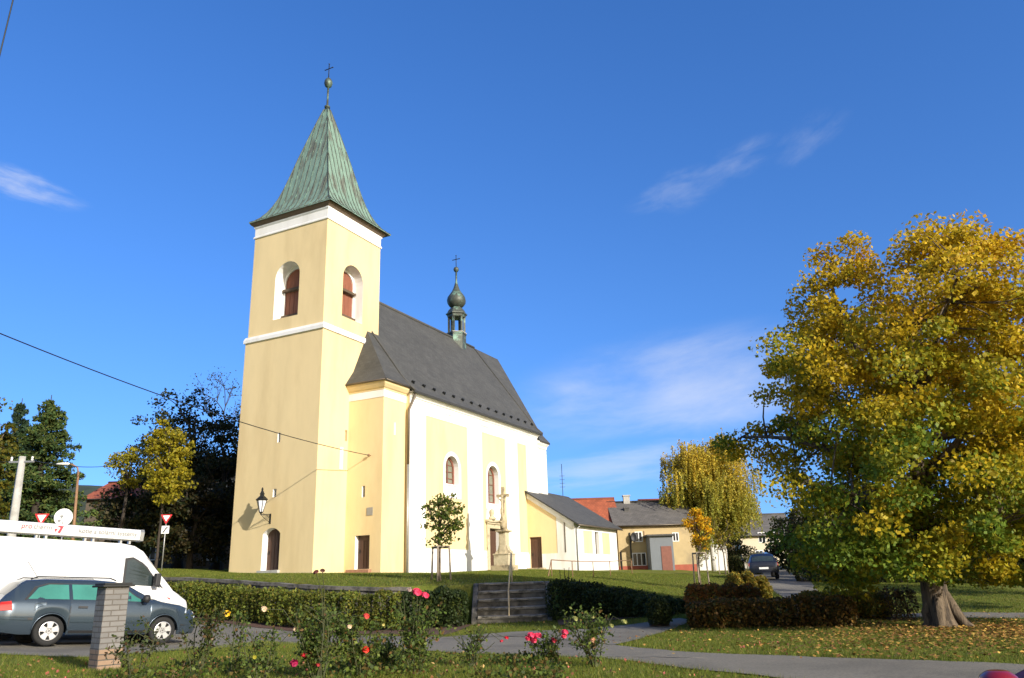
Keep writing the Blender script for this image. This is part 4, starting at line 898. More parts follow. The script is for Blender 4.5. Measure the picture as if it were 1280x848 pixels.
# ------------------------------------------------------------------ stone wall, steps, rails
def wall_along(name, label, pts, th, hh, down, m, cat):
    P = np.array(pts, float); o0 = P.mean(0); mb = MB(); tot = np.r_[0, np.cumsum(np.linalg.norm(np.diff(P, axis=0), axis=1))]
    t = np.linspace(0, tot[-1], int(tot[-1]/.5)+2); X = np.interp(t, tot, P[:, 0]); Y = np.interp(t, tot, P[:, 1]); rings = []; rr = random.Random(4)
    for i in range(len(t)):
        j = min(i+1, len(t)-1); k = max(i-1, 0); d = np.array([X[j]-X[k], Y[j]-Y[k]]); d /= np.linalg.norm(d); n = np.array([-d[1], d[0]])
        if n[1] < 0: n = -n
        zt = float(h(X[i]+n[0]*.9, Y[i]+n[1]*.9)) + hh + rr.uniform(-.015, .015)
        e = rr.uniform(-.02, .02)
        rings.append([mb.vert((X[i]-o0[0]-n[0]*(th/2+e), Y[i]-o0[1]-n[1]*(th/2+e), zt-down)), mb.vert((X[i]-o0[0]-n[0]*(th/2+e), Y[i]-o0[1]-n[1]*(th/2+e), zt-.12)), mb.vert((X[i]-o0[0]-n[0]*(th/2+.05), Y[i]-o0[1]-n[1]*(th/2+.05), zt-.115)), mb.vert((X[i]-o0[0]-n[0]*(th/2+.05), Y[i]-o0[1]-n[1]*(th/2+.05), zt)), mb.vert((X[i]-o0[0]+n[0]*th/2, Y[i]-o0[1]+n[1]*th/2, zt)), mb.vert((X[i]-o0[0]+n[0]*th/2, Y[i]-o0[1]+n[1]*th/2, zt-down))])
    for A, B in zip(rings, rings[1:]):
        for k in range(6): mb.face((A[k], A[(k+1) % 6], B[(k+1) % 6], B[k]))
    mb.face(rings[0]); mb.face(rings[-1])
    o = mb.build(name, m); o.location = (o0[0], o0[1], 0); return tag(o, label, cat)
M['wallstone'] = tiles('rubble_wall_stone', (0.20, 0.185, 0.16), (0.07, 0.065, 0.055), 0.5, 0.25)
wall_along('stone_wall', 'low old stone retaining wall behind the sunlit clipped hedge', [(-26, 37.6), (-19, 35.9), (-15.0, 34.2), (-10.2, 31.0), (-6.9, 28.7), (-4.4, 27.5), (-3.6, 27.4)], .35, -.05, 1.6, M['oldstone'], 'wall')

x0, x1, yb, yt, zb, zt = -1.38, .86, 26.75, 28.45, .0, 1.26
steps = empty('stone_steps', ((x0+x1)/2, yb, zb), 'worn grey stone steps leading up through the hedges to the church', 'steps')
n = 5; rr = random.Random(9)
for k in range(n):
    za = zb + (zt-zb)*(k+1)/n; mb = MB(); w_ = (x1-x0)/2; d0 = (yt-yb)*k/n; hh = (zt-zb)/n
    xs = np.linspace(-w_, w_, 15); top = []; 
    prof2 = lambda j: [(d0-.05 + rr.uniform(-.015, .015), za-zb-hh-.06), (d0-.05+rr.uniform(-.012, .012), za-zb-.09), (d0-.09+rr.uniform(-.015, .012), za-zb-.085), (d0-.085+rr.uniform(-.015, .02), za-zb-.012+rr.uniform(-.012, .004)), (d0-.06, za-zb+rr.uniform(-.008, .004)), (d0+.5, za-zb+.003)]
    rg_ = [[mb.vert((x, y, z)) for y, z in prof2(j)] for j, x in enumerate(xs)]
    for A, B in zip(rg_, rg_[1:]):
        for q in range(5): mb.face((A[q], B[q], B[q+1], A[q+1]))
    mb.face(rg_[0]); mb.face(rg_[-1]); o = mb.build('step', M['oldstone'], steps)
M['nosing'] = mat('worn_step_edge', (.30, .27, .22), .9, .4, 5, .5, 20, second=(.12, .11, .09), sscale=3.0, slo=.45, shi=.62)
for k in range(n):                                               # worn paler tread slabs
    za = (zt-zb)*(k+1)/n; d0 = (yt-yb)*k/n; mb = MB(); xs = np.linspace(-(x1-x0)/2+.03, (x1-x0)/2-.03, 13); G = []
    for x in xs: a_, b_, c_ = rr.uniform(-.02, .02), rr.uniform(-.018, .006), rr.uniform(-.02, .02); G.append([mb.vert((x, d0-.10+a_, za-.065+c_)), mb.vert((x, d0-.115+a_, za-.01+b_)), mb.vert((x, d0-.08, za+.012+b_)), mb.vert((x, d0+.36, za+.012))])
    for A, B in zip(G, G[1:]):
        for q in range(3): mb.face((A[q], B[q], B[q+1], A[q+1]))
    mb.build('tread', M['nosing'], steps)
for s, xx in (('a', x0-.1), ('b', x1+.1)):
    mb = MB(); pts = [(-.15, -.5), (-.15, .10), (.06, .26), (.5, .56), (1.0, .92), (1.5, 1.26), (2.0, 1.27), (2.0, -.5)]
    mb.extr(pts, lambda a, b, d: (xx-(x0+x1)/2+d, a, b), -.09, .09); mb.build('side_kerb', M['oldstone'], steps, .03)
M['railpaint'] = mat('pale_rail_paint', (.62, .49, .30), .6, .15, 4)
rail = empty('handrail', (-.10, yb, 0), 'pale metal handrail in the middle of the stone steps', 'handrail')
pb, pt = at(636.5, 779, 26.72), at(640, 729, 28.6)
def rel(p, o): return (p[0]-o[0], p[1]-o[1], p[2]-o[2])
zb_, zt_ = .02, 1.24
for p, zz in ((pb, zb_), (pt, zt_)):
    mb = MB(); mb.tube([(p[0]+.10, p[1]-yb, zz-.1), (p[0]+.10, p[1]-yb, zz+.98)], .026, 8); mb.build('post', M['railpaint'], rail)
mb = MB(); mb.tube([(pb[0]+.10, pb[1]-yb, zb_+.98), (pt[0]+.10, pt[1]-yb, zt_+1.0), (pt[0]+.10, pt[1]-yb+.15, zt_+1.0)], .024, 8); mb.build('rail', M['railpaint'], rail)
rp = [at(690, 724, 42), at(716, 722, 43), at(742, 720, 45.5), at(763, 718, 48), at(790, 715, 53)]
rp = [np.array([q[0], q[1], float(h(q[0], q[1]))]) for q in rp]; r0 = rp[0]
rl = empty('pipe_railing', r0, 'thin rusty pipe railing on the grass in front of the annex', 'railing')
for q in rp: mb = MB(); mb.tube([q-r0-(0, 0, .2), q-r0+(0, 0, .85)], .028, 6); mb.build('post', M['rust'], rl)
mb = MB(); mb.tube([rp[0]-r0+(-.28, -1.0, -.25), rp[0]-r0+(0, 0, .85)], .026, 6); mb.build('brace', M['rust'], rl)
mb = MB(); mb.tube([q-r0+(0, 0, .85) for q in rp], .026, 6); mb.build('rail', M['rust'], rl)

# ------------------------------------------------------------------ stone crucifix in front of the nave
sx, sy = -.93, 53.75; sz = float(h(sx, sy)); K0 = math.pi/2 - YA
cr = empty('stone_crucifix', (sx, sy, sz), 'tall weathered sandstone crucifix on a pedestal before the nave portal', 'monument', rz=K0 - math.pi/2)
m = MB(); m.box((-.70, -.6, -.3), (.70, .6, .34)); m.build('plinth', M['stone'], cr, .03)
m = MB(); m.box((-.55, -.48, .341), (.55, .48, 1.0)); m.box((-.60, -.52, 1.0), (.60, .52, 1.08)); m.build('base_block', M['stonelight'], cr, .025)
for sgn in (-1, 1):                                              # scrolled volutes at both sides
    m = MB(); pts = [(.251, 1.081), (.60, 1.081), (.55, 1.2), (.44, 1.28), (.36, 1.38), (.32, 1.55), (.29, 1.62), (.251, 1.62)]
    m.extr(pts, lambda a, b, d: (sgn*a, d, b), -.2, .2); m.build('volute', M['stonelight'], cr, .015)
m = MB(); m.box((-.25, -.25, 1.081), (.25, .25, 2.42)); m.box((-.17, -.27, 1.3), (.17, -.2505, 2.2)); m.build('pedestal', M['stonelight'], cr, .02)
m = MB(); m.box((-.31, -.31, 2.42), (.31, .31, 2.47)); m.box((-.42, -.42, 2.471), (.42, .42, 2.56)); m.build('slab', M['stone'], cr, .015)
m = MB(); m.box((-.24, -.2, 2.56), (.24, .2, 2.66)); m.lathe([(.24, 2.66), (.23, 3.2), (.19, 3.5), (.12, 3.62), (.02, 3.64)], (0, .02, 0), 10)
m.lathe([(.17, 2.66), (.18, 2.9), (.14, 3.12), (.16, 3.3), (.10, 3.42), (.06, 3.46), (.09, 3.54), (.085, 3.64), (.02, 3.7)], (.03, -.17, 0), 10); m.tube([(-.10, -.2, 3.3), (-.12, -.33, 3.08), (.05, -.36, 3.12)], .05, 6); m.build('mourning_figure', M['stone'], cr)
m = MB(); m.box((-.11, -.08, 3.5), (.11, .08, 5.42)); m.build('cross_shaft', M['stone'], cr, .015)
m = MB(); m.box((-.46, -.07, 4.74), (-.111, .07, 4.93)); m.box((.111, -.07, 4.74), (.46, .07, 4.93)); m.build('cross_arm', M['stone'], cr, .015)
# carved figure on the cross: one skinned surface
def skinned(name, J, E, m_, parent, sub=1):
    me = bpy.data.meshes.new(name); me.from_pydata([j[:3] for j in J], E, []); o = bpy.data.objects.new(name, me); col.objects.link(o); o.parent = parent
    md = o.modifiers.new('skin', 'SKIN'); md.use_smooth_shade = True
    for v, j in zip(me.skin_vertices[0].data, J): v.radius = (j[3], j[3]*.85)
    me.skin_vertices[0].data[0].use_root = True
    s2 = o.modifiers.new('sub', 'SUBSURF'); s2.levels = sub; s2.render_levels = sub; me.materials.append(m_); return o
y = -.16
J = [(0, y, 4.05, .085), (0, y-.01, 4.28, .075), (0, y, 4.5, .10), (0, y-.01, 4.62, .05), (.02, y-.03, 4.76, .075), (.03, y-.04, 4.86, .05), (-.18, y, 4.6, .05), (-.30, y, 4.70, .036), (-.43, y+.02, 4.82, .028), (.18, y, 4.6, .05), (.30, y, 4.70, .036), (.43, y+.02, 4.82, .028), (-.06, y-.06, 3.9, .065), (-.04, y-.12, 3.68, .05), (-.02, y-.02, 3.4, .035), (.06, y-.06, 3.9, .065), (.06, y-.12, 3.68, .05), (.03, y-.02, 3.4, .035)]
skinned('carved_figure', J, [(0, 1), (1, 2), (2, 3), (3, 4), (4, 5), (2, 6), (6, 7), (7, 8), (2, 9), (9, 10), (10, 11), (0, 12), (12, 13), (13, 14), (0, 15), (15, 16), (16, 17)], M['stonelight'], cr)

# ------------------------------------------------------------------ wall lantern on the tower
lc = ch(0, 3.43, 5.15)
la = empty('wall_lantern', lc, 'old black street lantern on an ornate bracket over the tower door', 'lantern', rz=K0)
m = MB(); m.box((-.03, -.05, -.1), (-.001, .05, .5)); m.tube([(-.03, 0, .46), (-.78, 0, .40)], .022, 6); m.tube([(-.03, 0, -.02), (-.35, 0, .12), (-.78, 0, .38)], .018, 6)
for k in range(4):
    c = (-.14-.15*k, 0, .30+.035*k); m.tube([(c[0]+.075*math.cos(t)*(1-.07*t), 0, c[2]+.075*math.sin(t)*(1-.07*t)) for t in np.linspace(0, 8, 18)], .011, 5)
m.build('bracket', M['iron'], la)
lx = -.80
m = MB(); m.lathe([(.03, .38), (.05, .46), (.11, .52), (.11, .55)], (lx, 0, 0), 6, smooth=False); m.lathe([(.30, 1.22), (.36, 1.25), (.36, 1.29), (.22, 1.42), (.13, 1.5), (.12, 1.58), (.16, 1.6), (.09, 1.72), (.05, 1.84), (.07, 1.88), (.02, 2.0)], (lx, 0, 0), 6, smooth=False)
for k in range(6): a = math.pi/3*k; m.tube([(lx+.11*math.cos(a), .11*math.sin(a), .54), (lx+.29*math.cos(a), .29*math.sin(a), 1.23)], .016, 5)
m.build('lantern_housing', M['iron'], la)
m = MB(); m.lathe([(.09, .56), (.26, 1.21)], (lx, 0, 0), 6, smooth=False); m.build('lantern_glass', M['lampglass'], la)

# ------------------------------------------------------------------ brick pillar
M['whitebrick'] = tiles('pale_bricks', (0.21, 0.20, 0.19), (0.12, 0.105, 0.09), 0.25, 0.083, var=.2, mortar=.12)
M['redbrick'] = tiles('reddish_bricks', (0.30, 0.20, 0.13), (0.10, 0.085, 0.07), 0.25, 0.083, var=.3, mortar=.12)
pp = hit(122, 840); pz = float(h(pp[0], pp[1]))
pl = empty('brick_pillar', (pp[0], pp[1]+.2, pz), 'pale brick gate pillar with a dark cap in front of the estate car', 'pillar', rz=R(47))
def brickbox(mb, w_, d_, z0, z1):
    for (a, b) in (((-w_, -d_), (w_, -d_)), ((w_, -d_), (w_, d_)), ((w_, d_), (-w_, d_)), ((-w_, d_), (-w_, -d_))):
        L = math.dist(a, b); mb.poly([(*a, z0), (*b, z0), (*b, z1), (*a, z1)], [(0, z0), (L, z0), (L, z1), (0, z1)])
for nm, z0, z1, mm in (('brick_base', -.2, .32, 'redbrick'), ('brick_shaft', .32, 1.28, 'whitebrick')):
    mb = MB(); brickbox(mb, .185, .185, z0, z1); mb.build(nm, M[mm], pl)
m = MB(); m.box((-.25, -.25, 1.281), (.25, .25, 1.315)); m.box((-.22, -.22, 1.316), (.22, .22, 1.345)); m.build('cap', mat('dark_cap', (.03, .03, .028), .8), pl, .008)

# ------------------------------------------------------------------ vehicles
def paint(name, c, rough=.25, metal=0.0): return mat(name, c, rough, .03, 1, coat=.7, metal=metal, spec=.5)
M['tyre'] = mat('tyre', (.018, .018, .018), .85, .2, 8); M['alloy'] = mat('alloy', (.62, .62, .63), .35, .05, 3, metal=.7)
M['plastic'] = mat('black_plastic', (.022, .022, .024), .55, .1, 5); M['redlamp'] = mat('red_lamp', (.42, .015, .012), .2, .2, 6, spec=.7); M['headlamp'] = mat('headlamp', (.5, .55, .62), .12, .2, 6, spec=.8)
M['tealglass'] = mat('green_tinted_glass', (.05, .20, .165), .06, .25, 1.2, spec=.8); M['smokeglass'] = mat('smoky_glass', (.028, .04, .042), .05, .3, 2, spec=.8)
class Car:
    def __init__(s, L, zl, belt, roof, w, wr, axles, ra, root):
        s.L, s.ax, s.ra, s.root = L, axles, ra, root
        s.fz = lambda x, T: float(np.interp(x, [t[0] for t in T], [t[1] for t in T]))
        s.zl, s.tb, s.tr, s.tw, s.twr = zl, belt, roof, w, wr
    def rows(s, x):
        f = s.fz; zl = f(x, s.zl); 
        for a in s.ax:
            d = abs(x-a)
            if d < s.ra: zl = max(zl, .31 + math.sqrt(s.ra**2-d*d))
        zb = f(x, s.tb); zr = max(f(x, s.tr), zb+.012); w = f(x, s.tw); wr = f(x, s.twr)
        g = zr - zb; wr = min(wr, w-.05) if g > .1 else w-.10
        zz = lambda t: zl + (zb-zl)*t
        return [(w-.05, zl), (w-.005, zz(.12)), (w+.012, zz(.45)), (w+.012, zz(.62)), (w-.012, zz(.9)), (w-.04, zb), (wr+.02, zb+g*.86), (wr-.06, zr-.012), (wr*.55, zr+.012), (0, zr+.022)]
    def body(s, m_, name='body'):
        xs = set(np.linspace(0, s.L, 60))
        for a in s.ax: xs |= set(a + s.ra*np.sin(np.linspace(-math.pi/2, math.pi/2, 21)))|{a-s.ra-.004, a+s.ra+.004}
        for T in (s.tb, s.tr): xs |= {t[0] for t in T}
        xs = sorted(x for x in xs if 0 <= x <= s.L); mb = MB(); mb.smooth = True; R_ = []
        for x in xs:
            r = s.rows(x); R_.append([mb.vert((x, -y, z)) for y, z in r] + [mb.vert((x, y, z)) for y, z in r[-2::-1]])
        for A, B in zip(R_, R_[1:]):
            for k in range(len(A)-1): mb.face((A[k], B[k], B[k+1], A[k+1]))
        mb.face(R_[0]); mb.face(R_[-1][::-1])
        o = mb.build(name, m_, s.root); 
        e = o.modifiers.new('edge', 'EDGE_SPLIT'); e.split_angle = R(38); s.bodyo = o; return o
    def side(s, x, t, sg, off=.006):
        """point on the side glass area: t 0 = belt .. 1 = under the roof edge"""
        r = s.rows(x); a, b = r[5], r[6]; return (x, sg*(a[0]+(b[0]-a[0])*t + off), a[1]+(b[1]-a[1])*t)
    def lower(s, x, t, sg, off=.006):
        r = s.rows(x); zs = [q[1] for q in r[:6]]; z = zs[0]+(zs[-1]-zs[0])*t; return (x, sg*(float(np.interp(z, zs, [q[0] for q in r[:6]]))+off), z)
    def pane(s, name, poly, sg, m_, fn=None, off=.006, parent=None, sub=6):
        fn = fn or s.side; P = []
        for (a, b) in zip(poly, poly[1:]+poly[:1]):
            for k in range(sub): P.append((a[0]+(b[0]-a[0])*k/sub, a[1]+(b[1]-a[1])*k/sub))
        mb = MB(); i = [mb.vert(fn(x, t, sg, off)) for x, t in P]; j = [mb.vert(fn(x, t, sg, -.004)) for x, t in P]
        for t in tessellate_polygon([[Vector((x, y, 0)) for x, y in P]]): mb.face([i[k] for k in t])
        for k in range(len(P)): q = (k+1) % len(P); mb.face((i[k], i[q], j[q], j[k]))
        return mb.build(name, m_, parent or s.root, recalc=True)
    def top(s, name, xa, xb, ya, m_, off=.006, parent=None):
        """panel over the top skin (windscreen, rear window)"""
        mb = MB(); mb.smooth = True; G = []
        for x in np.linspace(xa, xb, 7):
            r = s.rows(x); zs = [(q[0], q[1]) for q in r[6:]][::-1]; row = []
            for y in np.linspace(-1, 1, 11): yy = y*min(ya, zs[-1][0]-.03); row.append(mb.vert((x, yy, float(np.interp(abs(yy), [q[0] for q in zs], [q[1] for q in zs]))+off)))
            G.append(row)
        for A, B in zip(G, G[1:]):
            for k in range(10): mb.face((A[k], B[k], B[k+1], A[k+1]))
        return mb.build(name, m_, parent or s.root)
def wheel(root, x, y, r, m_rim, spokes=5, wd=.2):
    sg = 1 if y > 0 else -1; w_ = empty_part('wheel', root, (x, y, r)); return wheel_mesh(w_, sg, r, m_rim, spokes, wd)
def wheel_mesh(root, x, y, r, m_rim, spokes=5, wd=.2):
    sg = 1 if y > 0 else -1
    def lt(prof, n=28):
        mb = MB(); mb.lathe(prof, (0, 0, 0), n); mb.v = [(v[0], sg*v[2], v[1]) for v in mb.v]; return mb
    t = lt([(r*.60, -wd/2), (r*.94, -wd/2), (r, -wd/2+.03), (r, wd/2-.03), (r*.95, wd/2), (r*.68, wd/2+.004), (r*.66, wd/2-.02)]); o = t.build('wheel', M['tyre'], root); o.location = (x, y, r)
    rim = lt([(r*.66, wd/2-.03), (r*.665, wd/2+.006), (r*.62, wd/2+.008), (r*.59, wd/2-.02), (r*.58, wd/2-.07), (.01, wd/2-.075)]); rim.build('rim', M['plastic'] if spokes else m_rim, o)
    mb = MB(); outer = lt([(r*.59, wd/2-.02), (r*.66, wd/2+.004), (r*.66, wd/2+.012), (r*.60, wd/2+.010)]); mb.v = outer.v; mb.f = outer.f[:-2]; mb.m = outer.m[:-2]; mb.uv = outer.uv[:-2]; mb.sm = outer.sm[:-2]
    for k in range(spokes):
        a = 2*math.pi*k/spokes + .3; ca, sa = math.cos(a), math.sin(a)
        P = [(r*.05, -.055), (r*.35, -.05), (r*.62, -.075), (r*.62, .075), (r*.35, .05), (r*.05, .055)]
        mb.extr(P, lambda p, q, d: (p*ca-q*sa, sg*d, p*sa+q*ca), wd/2-.05, wd/2+.006)
    mb.build('spokes', m_rim, o)
    return o
def place(root, x, y, ang, L):
    """stand a vehicle on the sloping ground: heading ang, nose pitch from the ground"""
    c, s_ = math.cos(ang), math.sin(ang); xa, ya = x+c*L*.2, y+s_*L*.2; xb, yb_ = x+c*L*.8, y+s_*L*.8
    za, zb2 = float(h(xa, ya))+.02, float(h(xb, yb_))+.02; sl_ = (zb2-za)/(L*.6)
    root.location = (x, y, za - sl_*L*.2); root.rotation_euler = (0, -math.atan(sl_), ang)

# --- estate car, blue grey
car = empty('estate_car', (0, 0, 0), 'blue grey estate car with silver alloy wheels parked behind the brick pillar', 'car')
m_car = paint('blue_grey_paint', (.055, .080, .108), .26, .5)
A1, A2 = 1.10, 3.62
c1 = Car(4.57, [(0, .42), (.08, .30), (.5, .24), (4.2, .22), (4.5, .24), (4.57, .34)], [(0, .72), (.06, .90), (.35, .94), (3.3, .94), (3.52, .955), (4.0, .885), (4.38, .76), (4.52, .62), (4.57, .5)],
         [(0, .73), (.08, .95), (.16, 1.05), (.42, 1.31), (.55, 1.385), (.95, 1.42), (2.0, 1.435), (2.45, 1.41), (2.72, 1.36), (3.42, 1.0), (3.55, .965), (4.57, .5)],
         [(0, .66), (.05, .76), (.25, .835), (.8, .86), (3.9, .86), (4.25, .80), (4.45, .68), (4.57, .52)], [(0, .62), (.5, .585), (2.4, .585), (3.4, .66), (4.57, .4)], (A1, A2), .355, car)
c1.body(m_car)
for sg in (-1, 1):
    c1.pane('window_trim', [(.50, .04), (3.26, .04), (3.18, .2), (2.68, .92), (.98, .94), (.70, .76)], sg, M['plastic'], None, .003)
    for xa in (A1, A2): m = MB(); m.tube([(xa+.365*math.cos(t), sg*(c1.rows(xa)[2][0]+.002), .31+.365*math.sin(t)) for t in np.linspace(.05, math.pi-.05, 22)], .014, 5); m.build('arch_lip', m_car, car)
    c1.pane('sill_strip', [(1.5, .04), (3.22, .04), (3.22, .12), (1.5, .12)], sg, M['plastic'], c1.lower, .008)
    c1.pane('fuel_flap', [(.72, .70), (.95, .70), (.95, .90), (.72, .90)], sg, M['plastic'], c1.lower, .0015); c1.pane('fuel_flap', [(.727, .706), (.943, .706), (.943, .894), (.727, .894)], sg, m_car, c1.lower, .004)
    c1.pane('front_bumper', [(4.05, .02), (4.52, .05), (4.52, .34), (4.05, .36)], sg, M['plastic'], c1.lower, .004)
    c1.pane('side_window', [(.58, .1), (1.42, .10), (1.40, .86), (1.0, .86), (.78, .7)], sg, M['tealglass'])
    c1.pane('side_window', [(1.50, .10), (2.22, .10), (2.26, .88), (1.47, .88)], sg, M['tealglass'])
    c1.pane('side_window', [(2.32, .10), (3.16, .10), (3.10, .22), (2.66, .84), (2.34, .88)], sg, M['tealglass'])
    c1.pane('door_seam', [(1.46, .08), (1.475, .08), (1.475, .98), (1.46, .98)], sg, M['plastic'], c1.lower, .002)
    c1.pane('door_seam', [(2.27, .05), (2.285, .05), (2.285, .98), (2.27, .98)], sg, M['plastic'], c1.lower, .002)
    c1.pane('side_moulding', [(1.5, .36), (3.2, .36), (3.2, .42), (1.5, .42)], sg, m_car, c1.lower, .018)
    for x in (1.62, 2.42): c1.pane('door_handle', [(x, .80), (x+.2, .80), (x+.2, .86), (x, .86)], sg, M['plastic'], c1.lower, .03)
    c1.pane('tail_light', [(.05, .72), (.30, .70), (.26, 1.0), (.07, 1.0)], sg, M['redlamp'], c1.lower, .012)
    c1.pane('headlight', [(4.12, .80), (4.42, .74), (4.46, .95), (4.15, .98)], sg, M['headlamp'], c1.lower, .01)
    c1.pane('bumper_strip', [(.04, .42), (.72, .42), (.72, .50), (.04, .50)], sg, M['plastic'], c1.lower, .012)
    m = MB(); m.tube([(.62, sg*.56, 1.40), (.75, sg*.57, 1.46), (2.3, sg*.57, 1.48), (2.45, sg*.57, 1.43)], .016, 6); m.build('roof_rail', M['plastic'], car)
    m = MB(); m.box((3.02, sg*.86-.03*sg, .96), (3.10, sg*.9, 1.0)); m.lathe([(.05, -.09), (.09, -.03), (.09, .04), (.05, .09)], (3.08, sg*.98, 1.03), 8); m.build('wing_mirror', M['plastic'], car, .01)
    for x in (A1, A2): wheel_mesh(car, x, sg*.755, .31, M['alloy'])
c1.top('windscreen', 2.80, 3.38, .62, M['smokeglass']); c1.top('rear_window', .17, .43, .58, M['smokeglass'])
m = MB(); m.tube([(.9, 0, 1.46), (.62, 0, 1.82)], .006, 4); m.build('aerial', M['plastic'], car)
m = MB(); m.box((-.012, -.26, .58), (.0, .26, .69)); m.build('number_plate', M['white'], car)
Pr, Pf = at(56, 807, 18.6), at(198, 807, 20.4); ang = math.atan2(Pf[1]-Pr[1], Pf[0]-Pr[0]); uu_ = np.array([math.cos(ang), math.sin(ang)]); nn_ = np.array([-uu_[1], uu_[0]])
o_ = Pr[:2] + nn_*.76 - uu_*A1; place(car, o_[0], o_[1], ang, 4.57)

# --- white van with a long white tube on the roof
van = empty('delivery_van', (0, 0, 0), 'white panel van with a long lettered tube on its roof rack', 'van')
m_van = paint('white_paint', (.66, .66, .65), .3); m_blk = M['plastic']
B1, B2 = 1.2, 4.75
v = Car(5.75, [(0, .35), (5.4, .3), (5.75, .4)], [(0, 1.2), (4.55, 1.3), (4.9, 1.22), (5.2, 1.12), (5.55, .95), (5.7, .75), (5.75, .6)],
        [(0, 2.1), (.08, 2.33), (.3, 2.38), (3.6, 2.38), (3.95, 2.33), (4.2, 2.2), (4.75, 1.62), (5.12, 1.2), (5.3, 1.1), (5.6, .93), (5.75, .6)],
        [(0, .92), (.1, .99), (4.8, .99), (5.3, .93), (5.6, .8), (5.75, .6)], [(0, .84), (4.2, .84), (5.1, .86), (5.75, .6)], (B1, B2), .40, van)
v.body(m_van)
for sg in (-1, 1):
    v.pane('window_trim', [(3.72, .0), (4.84, -.06), (4.70, .36), (4.34, .74), (3.92, .82), (3.72, .76)], sg, m_blk, None, .003)
    v.pane('front_bumper', [(5.0, .0), (5.66, .05), (5.70, .42), (5.16, .40)], sg, M['steel'], v.lower, .008)
    v.pane('door_handle', [(3.82, .66), (4.05, .66), (4.05, .71), (3.82, .71)], sg, m_blk, v.lower, .03)
    v.pane('door_seam', [(4.86, .22), (4.872, .22), (4.872, .98), (4.86, .98)], sg, M['steel'], v.lower, .002)
    v.pane('indicator', [(4.95, .62), (5.03, .62), (5.03, .67), (4.95, .67)], sg, M['redlamp'], v.lower, .008)
    v.pane('side_window', [(3.78, .04), (4.72, -.02), (4.62, .35), (4.30, .68), (3.92, .76), (3.78, .70)], sg, M['smokeglass'])
    v.pane('door_seam', [(3.66, .05), (3.675, .05), (3.675, .99), (3.66, .99)], sg, m_blk, v.lower, .002)
    v.pane('panel_seam', [(.3, .70), (3.6, .70), (3.6, .707), (.3, .707)], sg, M['steel'], v.lower, .002)
    v.pane('panel_seam', [(2.30, .02), (2.312, .02), (2.312, .99), (2.30, .99)], sg, M['steel'], v.lower, .002)
    v.pane('panel_seam', [(2.30, .02), (2.312, .02), (2.312, .9), (2.30, .9)], sg, M['steel'], v.side, .002)
    v.pane('panel_seam', [(.3, .42), (3.6, .42), (3.6, .428), (.3, .428)], sg, M['steel'], v.side, .002)
    v.pane('side_moulding', [(.4, .52), (2.0, .52), (2.0, .57), (.4, .57)], sg, m_blk, v.lower, .015)
    v.pane('headlight', [(5.18, .80), (5.46, .74), (5.46, .98), (5.16, .99)], sg, M['headlamp'], v.lower, .012)
    m = MB(); m.box((4.5, sg*.98, 1.36), (4.58, sg*1.08, 1.42)); m.box((4.46, sg*1.06, 1.28), (4.60, sg*1.26, 1.62)); m.build('wing_mirror', m_blk, van, .03)
    for x in (B1, B2): wheel_mesh(van, x, sg*.86, .33, M['steel'], 5)
v.top('windscreen', 4.28, 5.06, .82, M['smokeglass'])
tb = empty('roof_tube', (0, 0, 0), 'long white pipe carrier with advertising letters on the van roof', 'pipe carrier')
ty, tz_, tr_ = -.72, 2.60, .15
prof_t = [(-.13, -.13), (.10, -.15), (.15, -.05), (.15, .07), (.08, .14), (-.10, .15), (-.15, .08)]
m = MB(); m.extr(prof_t, lambda a, b, d: (d, ty+a, tz_+b), .35, 4.03); m.build('casing', m_van, tb, .012)
m = MB(); ring(m, [(a*.86, b*.86) for a, b in prof_t], [(a*1.06, b*1.06) for a, b in prof_t], lambda a, b, d: (4.03+d, ty+a, tz_+b), 0, .09); m.build('end_ring', M['steel'], tb)
for x in (.6, 1.5, 1.72, 2.65, 2.85, 3.55, 3.78): m = MB(); m.box((x, ty-.06, 2.36), (x+.05, ty+.06, 2.47)); m.build('foot', M['steel'], tb)
m = MB(); m.box((.5, ty-.05, 2.445), (3.95, ty-.02, 2.465)); m.build('rack_bar', M['steel'], tb)
def text(body, size, loc, rot, m_, parent, name='lettering', shear=0.0):
    cu = bpy.data.curves.new(name, 'FONT'); cu.body = body; cu.size = size; cu.extrude = .002; cu.shear = shear
    t = bpy.data.objects.new(name, cu); col.objects.link(t); dg = bpy.context.evaluated_depsgraph_get(); me = bpy.data.meshes.new_from_object(t.evaluated_get(dg))
    bpy.data.objects.remove(t); o = bpy.data.objects.new(name, me); col.objects.link(o); me.materials.clear(); me.materials.append(m_); o.location = loc; o.rotation_euler = rot; o.parent = parent; return o
M['redink'] = mat('red_letters', (.55, .03, .05), .5, .05, 3); M['greyink'] = mat('grey_letters', (.20, .20, .21), .5, .05, 3)
ys = ty-.156
text('pro', .17, (1.12, ys, tz_-.01), (R(90), 0, 0), M['redink'], tb); text('therm', .17, (1.395, ys, tz_-.01), (R(90), 0, 0), M['greyink'], tb)
m = MB(); m.extr([(0, .10), (.16, .10), (.10, -.08), (.04, -.06), (.09, .05)], lambda a, b, d: (1.92+a, ys+d, tz_+b), 0, .004); m.extr([(-.04, .02), (.03, .02), (-.02, -.06)], lambda a, b, d: (1.92+a, ys+d, tz_+b), 0, .004); m.build('emblem', M['redink'], tb)
text('kotle a solární systémy', .16, (2.45, ys, tz_-.03), (R(90), 0, 0), M['greyink'], tb)
ang2 = R(46); nose = np.array(at(233, 760, 23.2)[:2]); uv_ = np.array([math.cos(ang2), math.sin(ang2)]); nv = np.array([-uv_[1], uv_[0]])
o_ = nose + nv*.75 - uv_*5.65; place(van, o_[0], o_[1], ang2, 5.75)
tb.location = van.location; tb.rotation_euler = van.rotation_euler

